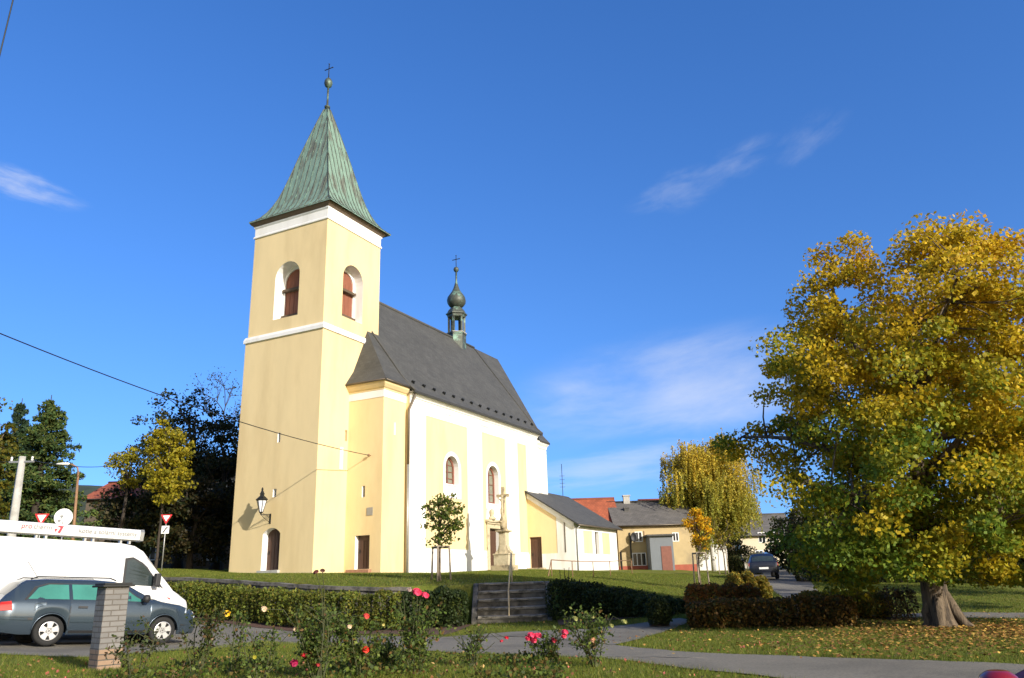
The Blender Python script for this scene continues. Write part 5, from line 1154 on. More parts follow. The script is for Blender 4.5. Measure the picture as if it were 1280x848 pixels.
# --- dark car at the side road, red car in the right foreground
def simple_car(name, label, paint_, x, y, ang, glass):
    rt_ = empty(name, (0, 0, 0), label, 'car')
    c = Car(4.3, [(0, .4), (.1, .28), (4.1, .24), (4.3, .36)], [(0, .75), (.06, .95), (.4, .98), (3.0, .97), (3.2, .99), (3.8, .9), (4.2, .72), (4.3, .55)],
            [(0, .76), (.06, .98), (.35, 1.32), (.6, 1.44), (1.9, 1.5), (2.2, 1.46), (2.45, 1.39), (3.12, 1.03), (3.3, .985), (4.3, .56)],
            [(0, .7), (.06, .8), (.3, .86), (3.6, .86), (4.1, .76), (4.3, .55)], [(0, .66), (.5, .6), (2.3, .6), (3.1, .68), (4.3, .4)], (.85, 3.4), .36, rt_)
    c.body(paint_)
    for sg in (-1, 1):
        c.pane('window_trim', [(.54, .04), (3.0, .04), (2.93, .2), (2.46, .92), (.80, .92)], sg, M['plastic'], None, .003)
        c.pane('side_window', [(.62, .1), (1.30, .1), (1.28, .86), (.85, .84)], sg, glass); c.pane('side_window', [(1.37, .1), (2.02, .1), (2.04, .88), (1.35, .88)], sg, glass); c.pane('side_window', [(2.1, .1), (2.92, .1), (2.86, .22), (2.42, .84), (2.12, .88)], sg, glass)
        c.pane('tail_light', [(.05, .74), (.22, .72), (.2, 1.0), (.07, 1.0)], sg, M['redlamp'], c.lower, .012); c.pane('headlight', [(3.9, .8), (4.18, .74), (4.2, .96), (3.92, .98)], sg, M['headlamp'], c.lower, .01)
        m = MB(); m.box((2.74, sg*.83, .97), (2.8, sg*.93, 1.01)); m.lathe([(.05, -.08), (.075, -.05), (.085, 0), (.075, .05), (.04, .075)], (2.77, sg*1.0, 1.08), 12); m.build('wing_mirror', paint_, rt_, .01)
        for ax_ in (.85, 3.4): wheel_mesh(rt_, ax_, sg*.76, .31, M['alloy'])
    c.top('windscreen', 2.5, 3.08, .64, glass); c.top('rear_window', .1, .34, .6, glass)
    m = MB(); m.box((-.012, -.26, .6), (.0, .26, .71)); m.build('number_plate', M['white'], rt_)
    place(rt_, x, y, ang, 4.3); return rt_
q = at(954, 722, 48); simple_car('parked_car', 'dark blue car seen from behind in the shaded side road', paint('dark_blue_paint', (.008, .010, .02), .35), q[0]+.1, q[1], R(78), M['smokeglass'])
a3 = R(112); mir = at(1248, 846, 3.6); uu3 = np.array([math.cos(a3), math.sin(a3)]); nn3 = np.array([-uu3[1], uu3[0]])
o_ = np.array(mir[:2]) - nn3*1.0 - uu3*2.77
rc = simple_car('red_car', 'dark red car cut off by the bottom right picture corner', paint('red_paint', (.22, .008, .014), .3), o_[0], o_[1], a3, M['smokeglass'])
rc.location.z = mir[2] - 1.13; rc.rotation_euler = (0, 0, a3)

# ------------------------------------------------------------------ poles, signs, wires
def pole(name, label, p, top, r0, r1, m_, cat, lean=(0, 0), n=10):
    root = empty(name, p, label, cat); mb = MB(); mb.tube([(0, 0, -.3), (lean[0], lean[1], top)], [r0, r1], n); mb.build('pole', m_, root); return root
q0 = at(12, 690, 32); pz = float(h(q0[0], q0[1])); q1 = at(28, 571, 32)
cp = pole('utility_pole', 'square pale concrete utility pole behind the van', (q0[0], q0[1], pz), q1[2]-pz, .24, .15, M['concrete'], 'utility pole', (q1[0]-q0[0], 0), 4)
m = MB(); m.box((-.5+q1[0]-q0[0], -.04, q1[2]-pz-.25), (.5+q1[0]-q0[0], .04, q1[2]-pz-.18))
m.build('crossarm', M['steel'], cp)
for k in (-.42, .42): m = MB(); m.lathe([(.03, 0), (.05, .05), (.03, .1), (.05, .14), (.02, .18)], (k+q1[0]-q0[0], 0, q1[2]-pz-.18), 8); m.build('insulator', M['white'], cp)
q0 = at(91, 690, 45); pz = float(h(q0[0], q0[1])); q1 = at(98, 590, 45)
sl2 = pole('street_lamp', 'slender rusty brown street lamp with a single arm and white head', (q0[0], q0[1], pz), q1[2]-pz, .11, .06, M['rust'], 'street lamp', (q1[0]-q0[0], 0))
dx, tz2 = q1[0]-q0[0], q1[2]-pz
m = MB(); m.tube([(dx, 0, tz2-.05), (dx-.08, 0, tz2+.25), (dx-.4, 0, tz2+.42), (dx-.55, 0, tz2+.44)], .045, 8); m.build('arm', M['rust'], sl2)
m = MB(); m.lathe([(.02, -.5), (.10, -.4), (.15, -.1), (.13, .2), (.04, .3)], (0, 0, 0), 10); m.v = [(dx-.85+vv[2], vv[1], tz2+.47+vv[0]*.6) for vv in m.v]; m.build('lamp_head', M['white'], sl2)
M['signred'] = mat('sign_red', (.55, .025, .03), .45, .05, 4); M['signwhite'] = mat('sign_white', (.8, .8, .78), .45, .04, 4)
def tri_round(s_, r=.1): 
    P = []; V3 = [(-s_/2, s_*.29), (s_/2, s_*.29), (0, -s_*.577)]
    for i, v3 in enumerate(V3):
        a, b = V3[i-1], V3[(i+1) % 3]; la, lb = math.dist(a, v3), math.dist(b, v3); rr_ = r*s_
        P += [(v3[0]+(a[0]-v3[0])*rr_/la, v3[1]+(a[1]-v3[1])*rr_/la), (v3[0]*.97, v3[1]*.97), (v3[0]+(b[0]-v3[0])*rr_/lb, v3[1]+(b[1]-v3[1])*rr_/lb)]
    return P
def yield_sign(label, px, py, Y, side, plate, rz, gz_=None):
    q = at(px, py, Y); gz = float(h(q[0], q[1])) if gz_ is None else gz_; root = empty('give_way_sign', (q[0], q[1], gz), label, 'road sign', rz=rz); zc = q[2]-gz
    m = MB(); m.tube([(0, .04, -.2), (0, .04, zc+.15)], .032, 8); m.build('post', M['steel'], root)
    m = MB(); m.extr(tri_round(side), lambda a, b, d: (a, d, zc+b), 0, .02); m.build('sign_plate', M['signred'], root)
    m = MB(); m.extr(tri_round(side*.62), lambda a, b, d: (a, d, zc+.015+b), -.005, -.001); m.build('sign_face', M['signwhite'], root)
    if plate:
        m = MB(); m.extr(rect(-.20, .20, zc-.86, zc-.44), lambda a, b, d: (a, d, b), 0, .015); sp = m.build('extra_plate', M['signwhite'], root)
        m = MB(); m.tube([(-.11, -.006, zc-.80), (-.02, -.006, zc-.68), (.0, -.006, zc-.62), (.11, -.006, zc-.5)], .032, 4); m.build('priority_symbol', M['plastic'], sp)
    return root
yield_sign('bright triangular give way sign above the van roof', 52, 647.5, 40, .70, False, R(8))
yield_sign('shaded triangular give way sign with a small square plate below', 208, 647.5, 45, .62, True, R(10))
q = at(80, 647, 30); dz_ = float(h(q[0], q[1])); ds = empty('satellite_dish', (q[0], q[1], dz_), 'white satellite dish on a thin post beside the utility pole', 'satellite dish', rz=R(14))
zc = q[2]-dz_; m = MB(); m.lathe([(.01, .0), (.15, -.012), (.25, -.04), (.31, -.075), (.32, -.075), (.26, -.02), (.15, .015), (.01, .03)], (0, 0, 0), 24); m.v = [(vv[0], vv[2]*1.0, zc+vv[1]) for vv in m.v]; m.build('dish', M['signwhite'], ds)
m = MB(); m.tube([(0, .06, -.2), (0, .06, zc-.05)], .025, 6); m.build('post', M['steel'], ds); m = MB(); m.tube([(0, -.02, zc-.25), (0, -.30, zc-.03), (.02, -.34, zc)], .012, 5); m.box((-.03, -.38, zc-.03), (.05, -.3, zc+.05)); m.build('receiver_arm', M['steel'], ds)
def wire(name, label, a, b, sag, r=.012, n=24):
    a, b = np.array(a, float), np.array(b, float); P = [(a+(b-a)*t) - np.array([0, 0, 4*sag*t*(1-t)]) - a for t in np.linspace(0, 1, n)]
    m = MB(); m.tube(P, r, 5, False); o = m.build(name, M['iron'], recalc=False); o.location = a; return tag(o, label, 'cable')
wire('overhead_cable', 'long sagging cable fixed to the church west wall', ch(2.62, -1.78, 9.0), at(-70, 388, 23.5), .50, .022)
wire('overhead_cable', 'short cable crossing the top left picture corner', at(26, -40, 10), at(-25, 170, 10.2), .02, .011)
t0 = at(28, 575, 32)
wire('overhead_cable', 'thin cable running right from the concrete pole past the street lamp', t0 + (.42, 0, -.05), at(150, 580, 60), .25, .018)
wire('overhead_cable', 'thin cable running left from the concrete pole out of the picture', t0 + (-.42, 0, -.05), at(-120, 575, 33), .1, .015)

# ------------------------------------------------------------------ houses
M['ochre'] = mat('ochre_render', (.47, .36, .19), .9, .1, 1.2, .3, 40, second=(.36, .28, .16), sscale=.5)
M['redtile'] = tiles('red_roof_tiles', (.40, .105, .045), (.16, .05, .03), .25, .33, .85, .015, .25)
M['greytile'] = tiles('old_grey_roof_tiles', (.135, .125, .115), (.06, .055, .05), .3, .3, .9, .012, .25)
M['pvc'] = mat('white_window_frame', (.8, .8, .8), .4, .03, 3); M['plinth'] = mat('red_plinth', (.36, .10, .06), .85, .2, 3); M['greyrender'] = mat('grey_render', (.17, .185, .20), .9, .08, 1.5, .2, 30)
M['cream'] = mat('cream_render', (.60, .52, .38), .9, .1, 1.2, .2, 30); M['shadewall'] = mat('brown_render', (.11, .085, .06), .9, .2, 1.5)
def window(parent, x0, x1, z0, z1, y, panes=2, m_=None, glass=None, dep=.1):
    fn = lambda a, b, d: (a, y+d, b); n = panes; bw = .07; holes = []; w_ = (x1-x0-bw)/n
    for k in range(n): holes.append(rect(x0+bw+k*w_, x0+k*w_+w_, z0+bw, z1-bw))
    mb = MB(); mb.panel(rect(x0, x1, z0, z1), holes, lambda a, b, d: (a, y-.03+d, b), .05)
    for (a, b) in ((rect(x0, x1, z0, z1), 0),):
        mb.poly([(x0, y-.03, z0), (x0, y, z0), (x1, y, z0), (x1, y-.03, z0)]); mb.poly([(x0, y-.03, z1), (x0, y, z1), (x1, y, z1), (x1, y-.03, z1)]); mb.poly([(x0, y-.03, z0), (x0, y, z0), (x0, y, z1), (x0, y-.03, z1)]); mb.poly([(x1, y-.03, z0), (x1, y, z0), (x1, y, z1), (x1, y-.03, z1)])
    f = mb.build('window', m_ or M['pvc'], parent); mb = MB(); mb.extr(rect(x0+.03, x1-.03, z0+.03, z1-.03), fn, -.005, -.001); mb.build('pane', glass or M['darkglass'], f); return f
def house(name, label, x, y, gz, w_, d_, eave, ridge, wallm, roofm, rz=0.0, ov=.35, plinth=None, gable=False):
    """box house: front at local y=0 facing the camera, ridge along local x (gable=False)"""
    root = empty(name, (x, y, gz), label, 'house', rz=rz); mb = MB()
    mb.poly([(0, 0, -1.5), (w_, 0, -1.5), (w_, 0, eave), (0, 0, eave)]); mb.poly([(w_, d_, -1.5), (0, d_, -1.5), (0, d_, eave), (w_, d_, eave)])
    for xx in (0, w_): mb.poly([(xx, 0, -1.5), (xx, d_, -1.5), (xx, d_, eave), (xx, d_/2, ridge-.1), (xx, 0, eave)])
    mb.build('wall', wallm, root); mb = MB(); L = math.hypot(d_/2+ov, ridge-eave); k = (ridge-eave)/(d_/2); e = eave - ov*k*.6
    for s_ in (0, 1):
        ye, yr = ((-ov, d_/2) if s_ == 0 else (d_+ov, d_/2)); mb.poly([(-ov, ye, e), (w_+ov, ye, e), (w_+ov, yr, ridge), (-ov, yr, ridge)], [(0, 0), (w_, 0), (w_, L), (0, L)])
        mb.poly([(-ov, ye, e-.14), (w_+ov, ye, e-.14), (w_+ov, yr, ridge-.14), (-ov, yr, ridge-.14)], [(0, 0)]*4); mb.poly([(-ov, ye, e-.14), (w_+ov, ye, e-.14), (w_+ov, ye, e), (-ov, ye, e)], [(0, 0)]*4)
        for xx in (-ov, w_+ov): mb.poly([(xx, ye, e-.14), (xx, yr, ridge-.14), (xx, yr, ridge), (xx, ye, e)], [(0, 0)]*4)
    rf = mb.build('roof', roofm, root, recalc=False)
    m = MB(); m.tube([(-ov, d_/2, ridge+.03), (w_+ov, d_/2, ridge+.03)], .12, 6); m.build('ridge_cap', roofm, rf)
    m = MB(); m.tube([(-ov, -ov-.05, e-.06), (w_+ov, -ov-.05, e-.06)], .06, 6); m.build('gutter', M['pipe'], rf)
    if plinth: m = MB(); m.box((-.03, -.04, -1.5), (w_+.03, -.001, plinth)); m.build('plinth', M['plinth'], root)
    return root, rf
def chimney(rf, x, y, z0, z1, m_=None, s_=.28):
    m = MB(); m.box((x-s_, y-s_, z0), (x+s_, y+s_, z1)); m.box((x-s_-.06, y-s_-.06, z1+.001), (x+s_+.06, y+s_+.06, z1+.12)); m.build('chimney', m_ or M['plinth'], rf)
fl, fr_ = at(775, 714, 73), at(872, 714, 73); ex = at(800, 655, 73)[2]; rz_ = at(790, 628, 77.3)[2]
hw = fr_[0]-fl[0]; gz = 1.75
ho, rf = house('ochre_house', 'ochre two storey house with grey tiled roof and white windows', fl[0], 73, gz, hw, 8.6, ex-gz, rz_-gz, M['ochre'], M['greytile'], plinth=.62)
def hx(px, py): q = at(px, py, 73); return q[0]-fl[0], q[2]-gz
(a0, zt1), (a1, zb1) = hx(793, 665), hx(803.5, 677.5)
window(ho, a0, a1, zb1, zt1, 0); (a0, zt1), (a1, zb1) = hx(790, 691.5), hx(808.5, 707.5); window(ho, a0, a1, zb1, zt1, 0, 3)
(a0, zt1), (a1, zb1) = hx(840, 666), hx(849, 677); window(ho, a0, a1, zb1, zt1, 0)
for px, py0, py1 in ((804.5, 664, 678), (809.5, 691, 708), (788.6, 691, 708)):
    (a0, zt1), (a1, zb1) = hx(px, py0), hx(px+1.6, py1); m = MB(); m.box((a0, -.06, zb1), (a1, -.001, zt1)); m.build('shutter', M['winframe'], ho)
(a0, zt1), (a1, zb1) = hx(774.5, 690), hx(778.5, 713); m = MB(); m.box((a0+.02, -.05, -.2), (a1, -.001, zt1)); m.build('door', M['dark'], ho)
chimney(rf, hx(792, 640)[0], 4.3, rz_-gz-.5, rz_-gz+.55, M['concrete'], .3); chimney(rf, hx(788, 640)[0], 2.6, rz_-gz-1.9, rz_-gz-.75, M['verge'], .2)
(a0, z0_) = hx(791.5, 672); m = MB(); m.lathe([(.01, 0), (.3, -.05), (.42, -.12), (.3, -.02), (.01, .03)], (0, 0, 0), 16); m.v = [(a0+vv[0]*.7, -.35+vv[2], z0_+vv[1]) for vv in m.v]; m.tube([(a0, -.35, z0_), (a0+.1, 0, z0_-.1)], .02, 5); m.build('satellite_dish', M['plastic'], ho)
(a0, z0_) = hx(787, 666); m = MB(); m.box((a0-.05, -.12, z0_-2.2), (a0+.05, -.001, z0_)); m.build('meter_pipe', M['plastic'], ho)
dl, dr = at(690, 716, 73), at(779, 716, 73); rzr = at(735, 624, 77.5)[2]; er = at(770, 658, 73)[2]
h2o, rf2 = house('red_roofed_house', 'house with a bright red tiled roof half hidden by the annex', dl[0], 73.4, 1.8, at(776, 700, 73.4)[0]-dl[0], 8.8, er-1.8, rzr-1.8, M['ochre'], M['redtile'], ov=.3)
m = MB(); q = at(703, 618, 77.5); m.tube([(q[0], q[1]-.8, rzr-1.0), (q[0], q[1]-.8, q[2]+2.6)], .03, 5)
for k in range(4): m.tube([(q[0]-.25, q[1]-.8, q[2]+.4+.35*k), (q[0]+.25, q[1]-.8, q[2]+.4+.35*k)], .015, 4)
m.v = [(vv[0]-dl[0], vv[1]-73.4, vv[2]-1.6) for vv in m.v]; m.build('roof_aerial', M['iron'], rf2)
# lower shed with dark gable behind
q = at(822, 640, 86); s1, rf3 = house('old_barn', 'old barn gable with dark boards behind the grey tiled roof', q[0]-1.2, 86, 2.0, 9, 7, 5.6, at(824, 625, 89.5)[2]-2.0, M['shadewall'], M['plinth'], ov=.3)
# grey shed and white garage right of the ochre house
ql, qr = at(815, 712, 70.8), at(844, 712, 70.8); zt_ = at(832, 670, 70.8)[2]
sh = empty('grey_shed', (ql[0], 70.8, 1.6), 'blue grey rendered shed with a brown slatted door', 'shed'); w_ = qr[0]-ql[0]
m = MB(); m.box((0, 0, -1), (w_, 2.1, zt_-1.6)); m.build('wall', M['greyrender'], sh)
m = MB(); m.box((-.25, -.3, zt_-1.599), (w_+.2, 2.15, zt_-1.46)); m.build('flat_roof', M['verge'], sh)
a = at(826, 684, 70.8)[0]-ql[0]; b_ = at(839, 684, 70.8)[0]-ql[0]; m = MB(); m.box((a, -.05, -.2), (b_, -.001, at(830, 683, 70.8)[2]-1.6)); m.build('door', M['winframe'], sh)
ql, qr = at(850, 716, 81), at(912, 718, 80); zt_ = at(850, 681, 81)[2]; gz = 1.45
ga = empty('white_garage', (ql[0], 81, gz), 'long white rendered garage wall behind the birch', 'garage', rz=R(-4)); w_ = math.hypot(qr[0]-ql[0], 1.2)
m = MB(); m.box((0, 0, -1), (w_, 5, zt_-gz)); m.build('wall', M['white'], ga); m = MB(); m.box((-.15, -.2, zt_-gz+.001), (w_+.15, 5.2, zt_-gz+.13)); m.build('flat_roof', M['verge'], ga)
m = MB(); m.box((.35, -.05, 1.3), (.65, -.001, 1.6)); m.build('meter_box', M['steel'], ga)
q = at(930, 716, 98); zr_ = at(955, 655, 101)[2]; ze_ = at(955, 668, 98)[2]
h4, rf4 = house('cream_house', 'cream house with a grey roof behind the birch and the dark car', q[0], 98, 1.6, at(974, 716, 98)[0]-q[0]+2.5, 8, ze_-1.6, zr_+1.2-1.6, M['cream'], M['greytile'])
for px in (944, 956): a = at(px, 690, 98)[0]-q[0]; window(h4, a, a+.95, 1.0, 2.5, 0)
for px in (948, 962): a = at(px, 675, 98)[0]-q[0]; window(h4, a, a+.9, 3.4, 4.6, 0)
q = at(1020, 716, 75); h5, rf5 = house('pale_house', 'pale low house glimpsed under the left side of the maple crown', q[0], 75, .9, 11, 7, 3.4, 6.3, M['cream'], M['greytile'])
for k in range(4): window(h5, 1.2+2.5*k, 2.2+2.5*k, .9, 2.2, 0)
q = at(1105, 720, 62); h6, rf6 = house('grey_house', 'grey house in the shade far behind the maple trunk', q[0], 62, .4, 12, 7, 3.2, 5.8, M['greyrender'], M['greytile'])
for k in range(4): window(h6, 1.2+2.7*k, 2.3+2.7*k, .9, 2.2, 0)
# houses on the left, in the shadow of the church
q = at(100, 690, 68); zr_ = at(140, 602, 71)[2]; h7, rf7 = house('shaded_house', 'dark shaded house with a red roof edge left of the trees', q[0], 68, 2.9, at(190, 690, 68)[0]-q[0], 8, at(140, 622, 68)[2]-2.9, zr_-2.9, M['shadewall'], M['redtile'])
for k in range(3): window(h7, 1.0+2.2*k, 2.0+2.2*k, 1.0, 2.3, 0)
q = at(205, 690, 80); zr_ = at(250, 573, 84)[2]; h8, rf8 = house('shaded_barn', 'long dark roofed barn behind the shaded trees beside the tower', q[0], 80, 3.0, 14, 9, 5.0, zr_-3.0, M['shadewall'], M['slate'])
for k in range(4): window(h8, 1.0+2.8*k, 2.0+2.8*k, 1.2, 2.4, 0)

# background trees on the right, far wooded hills
DG = [(.03, .045, .014), (.05, .06, .016), (.07, .06, .018)]
for i, (px, Y, hh, rr_, lb) in enumerate(((1010, 58, 5.0, 2.6, 'dark round tree behind the left side of the maple crown'), (1075, 55, 5.5, 2.8, 'dark tree behind the middle of the maple crown'), (1150, 60, 6.5, 3.2, 'larger dark tree behind the maple trunk'), (1225, 52, 5.0, 2.8, 'dark tree right of the maple trunk, far back'), (1290, 55, 6.5, 3.4, 'dark tree cut by the right picture edge'), (1345, 36, 8.5, 3.2, 'tall dark tree added just outside the right picture edge to shade the far lawn'), (1450, 27, 9.0, 3.6, 'nearest dark tree added out of view past the right picture edge to shade the far lawn'), (1110, 48, 4.2, 2.6, 'low dark bushy tree left of the maple trunk, behind the side road'))):  # two trees beyond the right edge are added to shade the far lawn
    b = g3(px, 735, Y); crown_tree('broadleaf_tree', lb, b, hh, (0, 0, hh*.5, rr_, rr_, hh*.5), .2, colf(DG), 80, 5000, .24, .75, 70+i, shell=.3, limbs=7, bark='darkbark', group='dark trees behind the maple')
b = g3(925, 722, 84); crown_tree('broadleaf_tree', 'dark ivy like tree between the garage and the cream house', b, 5.2, (0, 0, 2.5, 1.6, 1.6, 2.6), .15, colf(DG), 50, 2600, .2, .6, 79, shell=.3, limbs=5, bark='darkbark', group='dark trees behind the maple')
hedge('far_hedge', 'long dark hedge across the far side of the lawn behind the maple', [at(1000, 740, 47)[:2], at(1150, 740, 46)[:2], at(1300, 740, 44)[:2]], 1.3, lambda t: 1.5, DG, 14000, .13, 81, clump=.8)
hedge('far_hedge', 'dark hedge along the side road in front of the cream house', [at(915, 720, 72)[:2], at(950, 720, 70)[:2]], 1.4, lambda t: 1.5, DG, 6000, .14, 80, clump=.8)
rg = np.random.default_rng(5); th = np.linspace(R(-62), R(40), 140); V = []; F = []
nr = 10
for i, a in enumerate(th):
    hh = 60 + 34*math.sin(a*3.1+1) + 16*math.sin(a*7.3) + (70*math.exp(-((a-R(-29))/.16)**2)); hh = max(hh, 12) if a < R(-15) else 10 + 4*math.sin(a*9)
    for j in range(nr):
        t = j/(nr-1); rr_ = 640 + 420*t; z = 1.5 + hh*math.sin(t*math.pi/2) + (rg.normal(0, 1.6) if t > .2 else 0); V.append((math.sin(a)*rr_, math.cos(a)*rr_, z))
for i in range(len(th)-1):
    for j in range(nr-1): k = i*nr+j; F.append((k, k+nr, k+nr+1, k+1))
hl = npmesh('hills', V, F, mat('wooded_hills', (.035, .05, .028), 1.0, .45, .05, 1.0, .15), smooth=False); tag(hl, 'dark wooded hills on the far horizon', 'hills', kind='structure')
# ------------------------------------------------------------------ roses in the foreground bed
M['rosestem'] = mat('rose_stem', (.06, .065, .025), .8, .3, 8)
PINK, RED, YEL, CREAM = (.85, .07, .16), (.62, .012, .03), (.85, .55, .03), (.80, .62, .42)
def bloom_mesh():
    rg = np.random.default_rng(3); n = 70; t = np.linspace(0, 1, n); a = np.arange(n)*2.4
    el = 1.45 - 1.7*t; r = .012 + .030*t; P = np.c_[r*np.cos(el)*np.cos(a), r*np.cos(el)*np.sin(a), r*np.sin(el)*.9 + .01]
    o = P/np.linalg.norm(P, axis=1)[:, None]; return leafquads(P, .036, rg, o, .75, 1.0)
BV, BF = bloom_mesh()
def rose(px, py, Y, hgt, spread, stems, leaves, blooms, label, seed, dark=False):
    rg = np.random.default_rng(seed); q = at(px, py, Y); z = float(h(q[0], q[1])); root = empty('rose_bush', (q[0], q[1], z), label, 'rose bush', 'roses in the foreground bed')
    sb = MB(); P = []; tips = []; sb.lathe([(.075, -.06), (.07, .02), (.05, .05), (.01, .06)], (0, 0, 0), 7)
    for k in range(stems):
        a = rg.uniform(0, 2*math.pi); d = spread*rg.uniform(.25, 1.0); H = hgt*rg.uniform(.6, 1.0)
        e = np.array([math.cos(a)*d, math.sin(a)*d*.7, H]); b = bend((math.cos(a)*.04, math.sin(a)*.04, -.05), e, rg, .05, 6, .05); sb.tube(b, [.011-.0012*i for i in range(7)], 5, False); tips.append(e)
        for _ in range(rg.integers(2, 5)):
            i = rg.integers(2, 6); p = np.array(b[i]); e2 = p + np.array([rg.normal(0, .16), rg.normal(0, .13), rg.uniform(.05, .25)]); sb.tube([p, (p+e2)/2 + rg.normal(0, .01, 3), e2], [.007, .005, .004], 4, False)
            m = max(2, int(leaves/stems/3)); t = rg.uniform(.15, 1, m)[:, None]; P.append(p + (e2-p)*t + rg.normal(0, .045, (m, 3)))
        m = max(3, int(leaves/stems/2)); t = rg.uniform(.12, 1, m); I = np.clip((t*6).astype(int), 0, 5); B = np.array([np.array(x) for x in b]); f = (t*6-I)[:, None]; P.append(B[I]*(1-f)+B[I+1]*f + rg.normal(0, .055, (m, 3)))
    P = np.concatenate(P); P[:, 2] = np.maximum(P[:, 2], .03); V, F = leafquads(P, rg.uniform(.6, 1.3, len(P))*.058, rg, np.array([[0, -.2, 1]]), .35, .62)
    sb.build('stems', M['rosestem'], root, recalc=False)
    cols_ = [(.06, .085, .022), (.10, .115, .028), (.12, .07, .03)] if dark else [(.11, .165, .032), (.17, .205, .04), (.08, .115, .028), (.19, .11, .035)]
    npmesh('leaves', V, F, M['leaf'], root, pal(cols_, len(P), rg, [.45, .35, .2] if dark else [.4, .25, .25, .1]))
    for (bx, by, c, s_) in blooms:
        w_ = at(bx, by, q[1] - .12); o = npmesh('bloom', BV*s_, BF, M['petal'], root, np.array([c])*rg.normal(1, .13, (len(BF), 1)).clip(.6, 1.3)); o.location = w_ - np.array([q[0], q[1], z])
        o.rotation_euler = (rg.uniform(.2, .9), rg.uniform(-.5, .5), 0)
        tp = w_ - np.array([q[0], q[1], z]); j = min(tips, key=lambda e: np.linalg.norm(e-tp)); m = MB(); m.tube([j*.55, (j*.6+tp*.4)+(0, 0, .02), tp], [.007, .006, .004], 4, False); m.build('flower_stalk', M['rosestem'], root, recalc=False)
    return root
rose(170, 836, 11.6, .80, .38, 6, 240, [], 'thin dark leaved rose bush just right of the brick pillar', 1, True)
rose(245, 838, 11.8, 1.0, .42, 7, 420, [], 'tall straggly dark rose bush without flowers in front of the van nose', 2, True)
rose(288, 826, 12.3, .85, .14, 3, 190, [(283, 768, YEL, 1.25), (266, 800, CREAM, .6)], 'single slim rose bush with one big yellow flower', 3)
rose(325, 846, 11.4, .62, .30, 5, 260, [(318, 822, (.5, .45, .05), .6)], 'low rose bush with yellowish lower leaves', 4)
rose(395, 842, 11.7, 0.92, .60, 11, 1500, [(380, 820, RED, .95), (368, 830, (.45, .02, .10), 1.2), (397, 832, (.5, .05, .05), .7), (330, 762, CREAM, .9), (369, 787, CREAM, .7), (458, 771, (.75, .10, .08), .9), (437, 784, CREAM, .7)], 'widest and densest rose bush with dark red and cream flowers', 5)
rose(452, 842, 12.0, .78, .36, 7, 700, [(457, 813, (.8, .05, .03), 1.15), (479, 782, (.7, .6, .2), .5)], 'rose bush with one scarlet flower low on its right side', 6)
rose(519, 838, 12.2, 1.02, .33, 8, 1000, [(521, 741, PINK, 1.45), (531, 745, PINK, 1.25), (512, 738, (.5, .35, .3), .8)], 'upright green rose bush topped by two bright pink flowers', 7)
rose(590, 824, 13.2, .62, .40, 8, 210, [(546, 800, (.7, .2, .12), .6), (633, 798, RED, .7), (627, 802, (.6, .05, .08), .6)], 'sparse pale rose bush with small faded flowers at the road edge', 8)
rose(682, 824, 13.2, .50, .32, 7, 380, [(664, 795, PINK, 1.3), (672, 796, PINK, 1.35), (667, 801, PINK, 1.1), (660, 799, (.8, .05, .12), 1.0), (692, 801, (.55, .05, .08), .9)], 'low rose bush with a cluster of bright pink flowers', 9)
rose(744, 830, 12.9, .80, .52, 9, 620, [(706, 791, PINK, 1.15), (705, 796, (.8, .06, .12), .9), (741, 801, (.75, .42, .25), 1.0), (719, 774, (.35, .35, .12), .9), (741, 773, (.35, .35, .12), .8), (780, 778, (.35, .36, .12), 1.0), (764, 783, (.35, .36, .12), .8)], 'open rose bush with pale green buds and pink flowers at its left side', 10)
rose(402, 848, 11.2, 1.42, .09, 2, 60, [(395, 716, (.12, .03, .03), .8), (403, 714, (.1, .04, .03), .7)], 'one tall bare rose cane rising above the widest rose bush', 12, True)
rose(475, 830, 12.8, .45, .35, 6, 300, [], 'small reddish leaved rose bush behind the scarlet flower', 13)
# small granite post between the roses and the hedge
q = hit(503, 783); gp = MB(); gp.box((-.12, -.11, -.3), (.12, .11, .62)); gp.lathe([(.13, .62), (.12, .70), (.07, .76), (.01, .78)], (0, 0, 0), 8)
gp.v = [(x + .05*z + .015*math.sin(9*z), y + .012*math.sin(7*z+1), z) for x, y, z in gp.v]; g_ = gp.build('granite_post', M['oldstone'], bevel=.02); g_.location = (q[0], q[1]+.2, float(h(q[0], q[1]))); tag(g_, 'short leaning grey granite post behind the pink topped rose bush', 'stone post')

# ------------------------------------------------------------------ grass, fallen leaves
def inside(P, poly):
    x, y = P[:, 0], P[:, 1]; c = np.zeros(len(P), bool); j = len(poly)-1
    for i in range(len(poly)):
        xi, yi = poly[i]; xj, yj = poly[j]; k = ((yi > y) != (yj > y)) & (x < (xj-xi)*(y-yi)/(yj-yi+1e-12)+xi); c ^= k; j = i
    return c
def in_view(P, m=30):
    z = h(P[:, 0], P[:, 1]); D = np.c_[P, z] - CAM; k = D @ fwv; px = 640 + FOC*(D @ rtv)/k; py = 424 - FOC*(D @ upv)/k
    return (px > -m) & (px < 1280+m) & (py < 848+m) & (k > 0)
def scatter(x0, x1, y0, y1, dens, rg, edge=.06):
    n = int((x1-x0)*(y1-y0)*dens); P = np.c_[rg.uniform(x0, x1, n), rg.uniform(y0, y1, n)]; P = P[in_view(P)]
    k = np.ones(len(P), bool); Q = P + rg.normal(0, edge, P.shape)
    for poly in POLYS: k &= ~inside(Q, poly)
    return P[k]
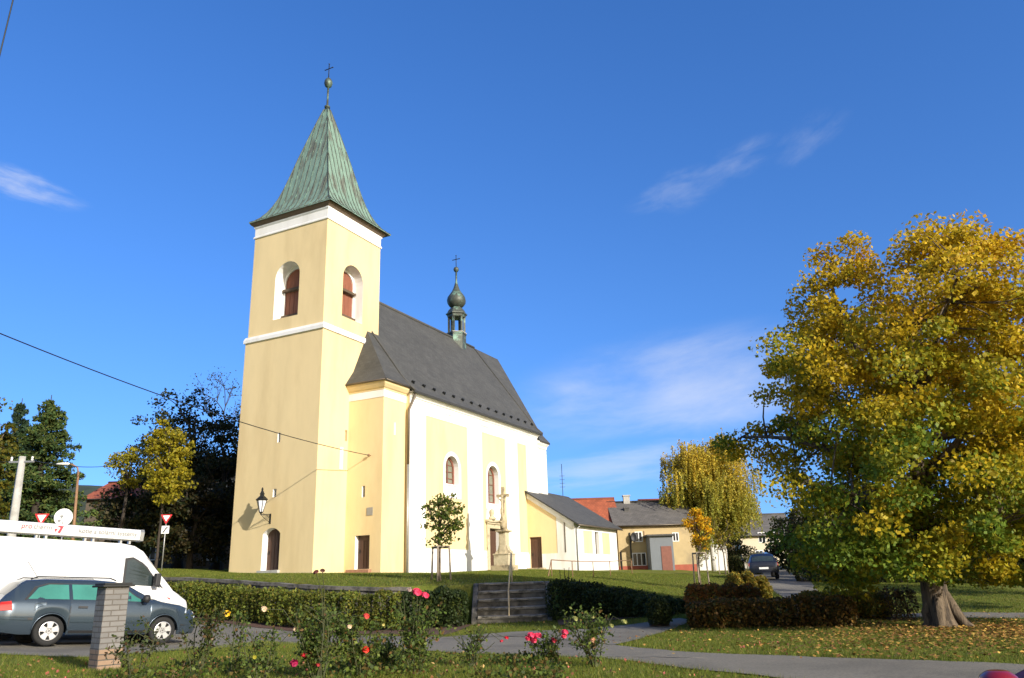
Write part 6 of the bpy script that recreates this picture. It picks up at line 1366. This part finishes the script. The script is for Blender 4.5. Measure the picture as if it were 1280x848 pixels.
def blades(P, hmin, hmax, wd, rg, cols_):
    n = len(P); z = h(P[:, 0], P[:, 1]); a = rg.uniform(0, 2*math.pi, n); H = rg.uniform(hmin, hmax, n); d = np.c_[np.cos(a), np.sin(a)]*wd/2; lean = rg.normal(0, .5, (n, 2))*H[:, None]
    b0_ = np.c_[P-d, z-.005]; b1_ = np.c_[P+d, z-.005]; t = np.c_[P+lean, z+H]
    return np.stack([b0_, b1_, t], 1).reshape(-1, 3)
rg = np.random.default_rng(77)
GC = [(.14, .185, .024), (.185, .22, .03), (.11, .15, .022), (.26, .215, .055), (.22, .215, .038)]
Pn = scatter(-13, 13, 9.5, 24, 1500, rg); patch = (np.sin(Pn[:, 0]*1.7+np.sin(Pn[:, 1]*.9)*2)+np.sin(Pn[:, 1]*2.3+Pn[:, 0]*.6))*.5
Pn = Pn[rg.uniform(0, 1, len(Pn)) < .62 + .38*patch]
Pf_ = scatter(-26, 24, 24, 56, 240, rg)
V = np.r_[blades(Pn, .025, .085, .011, rg, GC), blades(Pf_, .03, .075, .022, rg, GC)]
go = npmesh('grass', V, np.arange(len(V)).reshape(-1, 3), M['leaf'], None, pal(GC, len(V)//3, rg, [.32, .26, .18, .1, .14], .25)); tag(go, 'short autumn grass of the lawns and verges', 'grass', kind='stuff')
n = 10500; Q = np.c_[10.2 + rg.normal(0, 2.7, n), 17.3 + rg.normal(0, 2.3, n)]; Q2 = np.c_[rg.uniform(4, 12, 1300), rg.uniform(12, 16, 1300)]; Q = np.r_[Q, Q2]
k = np.ones(len(Q), bool)
for poly in POLYS[:1]: k &= ~inside(Q + rg.normal(0, .12, Q.shape), poly) | (rg.uniform(0, 1, len(Q)) < .06)
Q = Q[k]; Z = h(Q[:, 0], Q[:, 1]) + .03 + rg.uniform(0, .045, len(Q)); V, F = leafquads(np.c_[Q, Z], rg.uniform(.6, 1.2, len(Q))*.085, rg, np.array([[0, 0, 1.0]]), .8)
V[:, 2] = Z.repeat(4) + (V[:, 2]-Z.repeat(4))*.45
lo_ = npmesh('leaf_litter', V, F, M['litter'], None, pal([(.34, .17, .045), (.38, .22, .05), (.24, .11, .035), (.44, .29, .07), (.17, .085, .035)], len(Q), rg)); tag(lo_, 'orange and brown fallen maple leaves on the grass', 'fallen leaves', kind='stuff')
n = 900; Q = np.c_[rg.uniform(-9, 5, n), rg.uniform(10.5, 16, n)]; kk = np.ones(n, bool)
for poly in POLYS: kk &= ~inside(Q, poly)
Q = Q[kk]; Z = h(Q[:, 0], Q[:, 1]) + .04; V, F = leafquads(np.c_[Q, Z], rg.uniform(.5, 1.2, len(Q))*.06, rg, np.array([[0, 0, 1.0]]), .6)
lo2 = npmesh('rose_petals', V, F, M['litter'], None, pal([(.30, .13, .05), (.40, .26, .10), (.45, .12, .10), (.2, .1, .05)], len(Q), rg)); tag(lo2, 'scattered dry leaves and petals in the grass by the roses', 'fallen leaves', kind='stuff')
# low plants filling the rose bed
n = 7000; Q = np.c_[rg.uniform(-5.6, .6, n), rg.uniform(11.0, 14.2, n)]; pv = np.sin(Q[:, 0]*2.6+1)+np.sin(Q[:, 1]*3.4+Q[:, 0])+rg.normal(0, .5, n); kk = (pv > .25)
for poly in POLYS: kk &= ~inside(Q, poly)
Q = Q[kk]; Z = h(Q[:, 0], Q[:, 1]) + rg.uniform(.02, .16, len(Q)); V, F = leafquads(np.c_[Q, Z], rg.uniform(.6, 1.3, len(Q))*.06, rg)
lo3 = npmesh('ground_cover', V, F, M['leaf'], None, pal([(.09, .14, .02), (.14, .18, .03), (.06, .09, .02), (.16, .11, .03)], len(Q), rg)); tag(lo3, 'low leafy weeds growing between the roses', 'ground cover', kind='stuff')
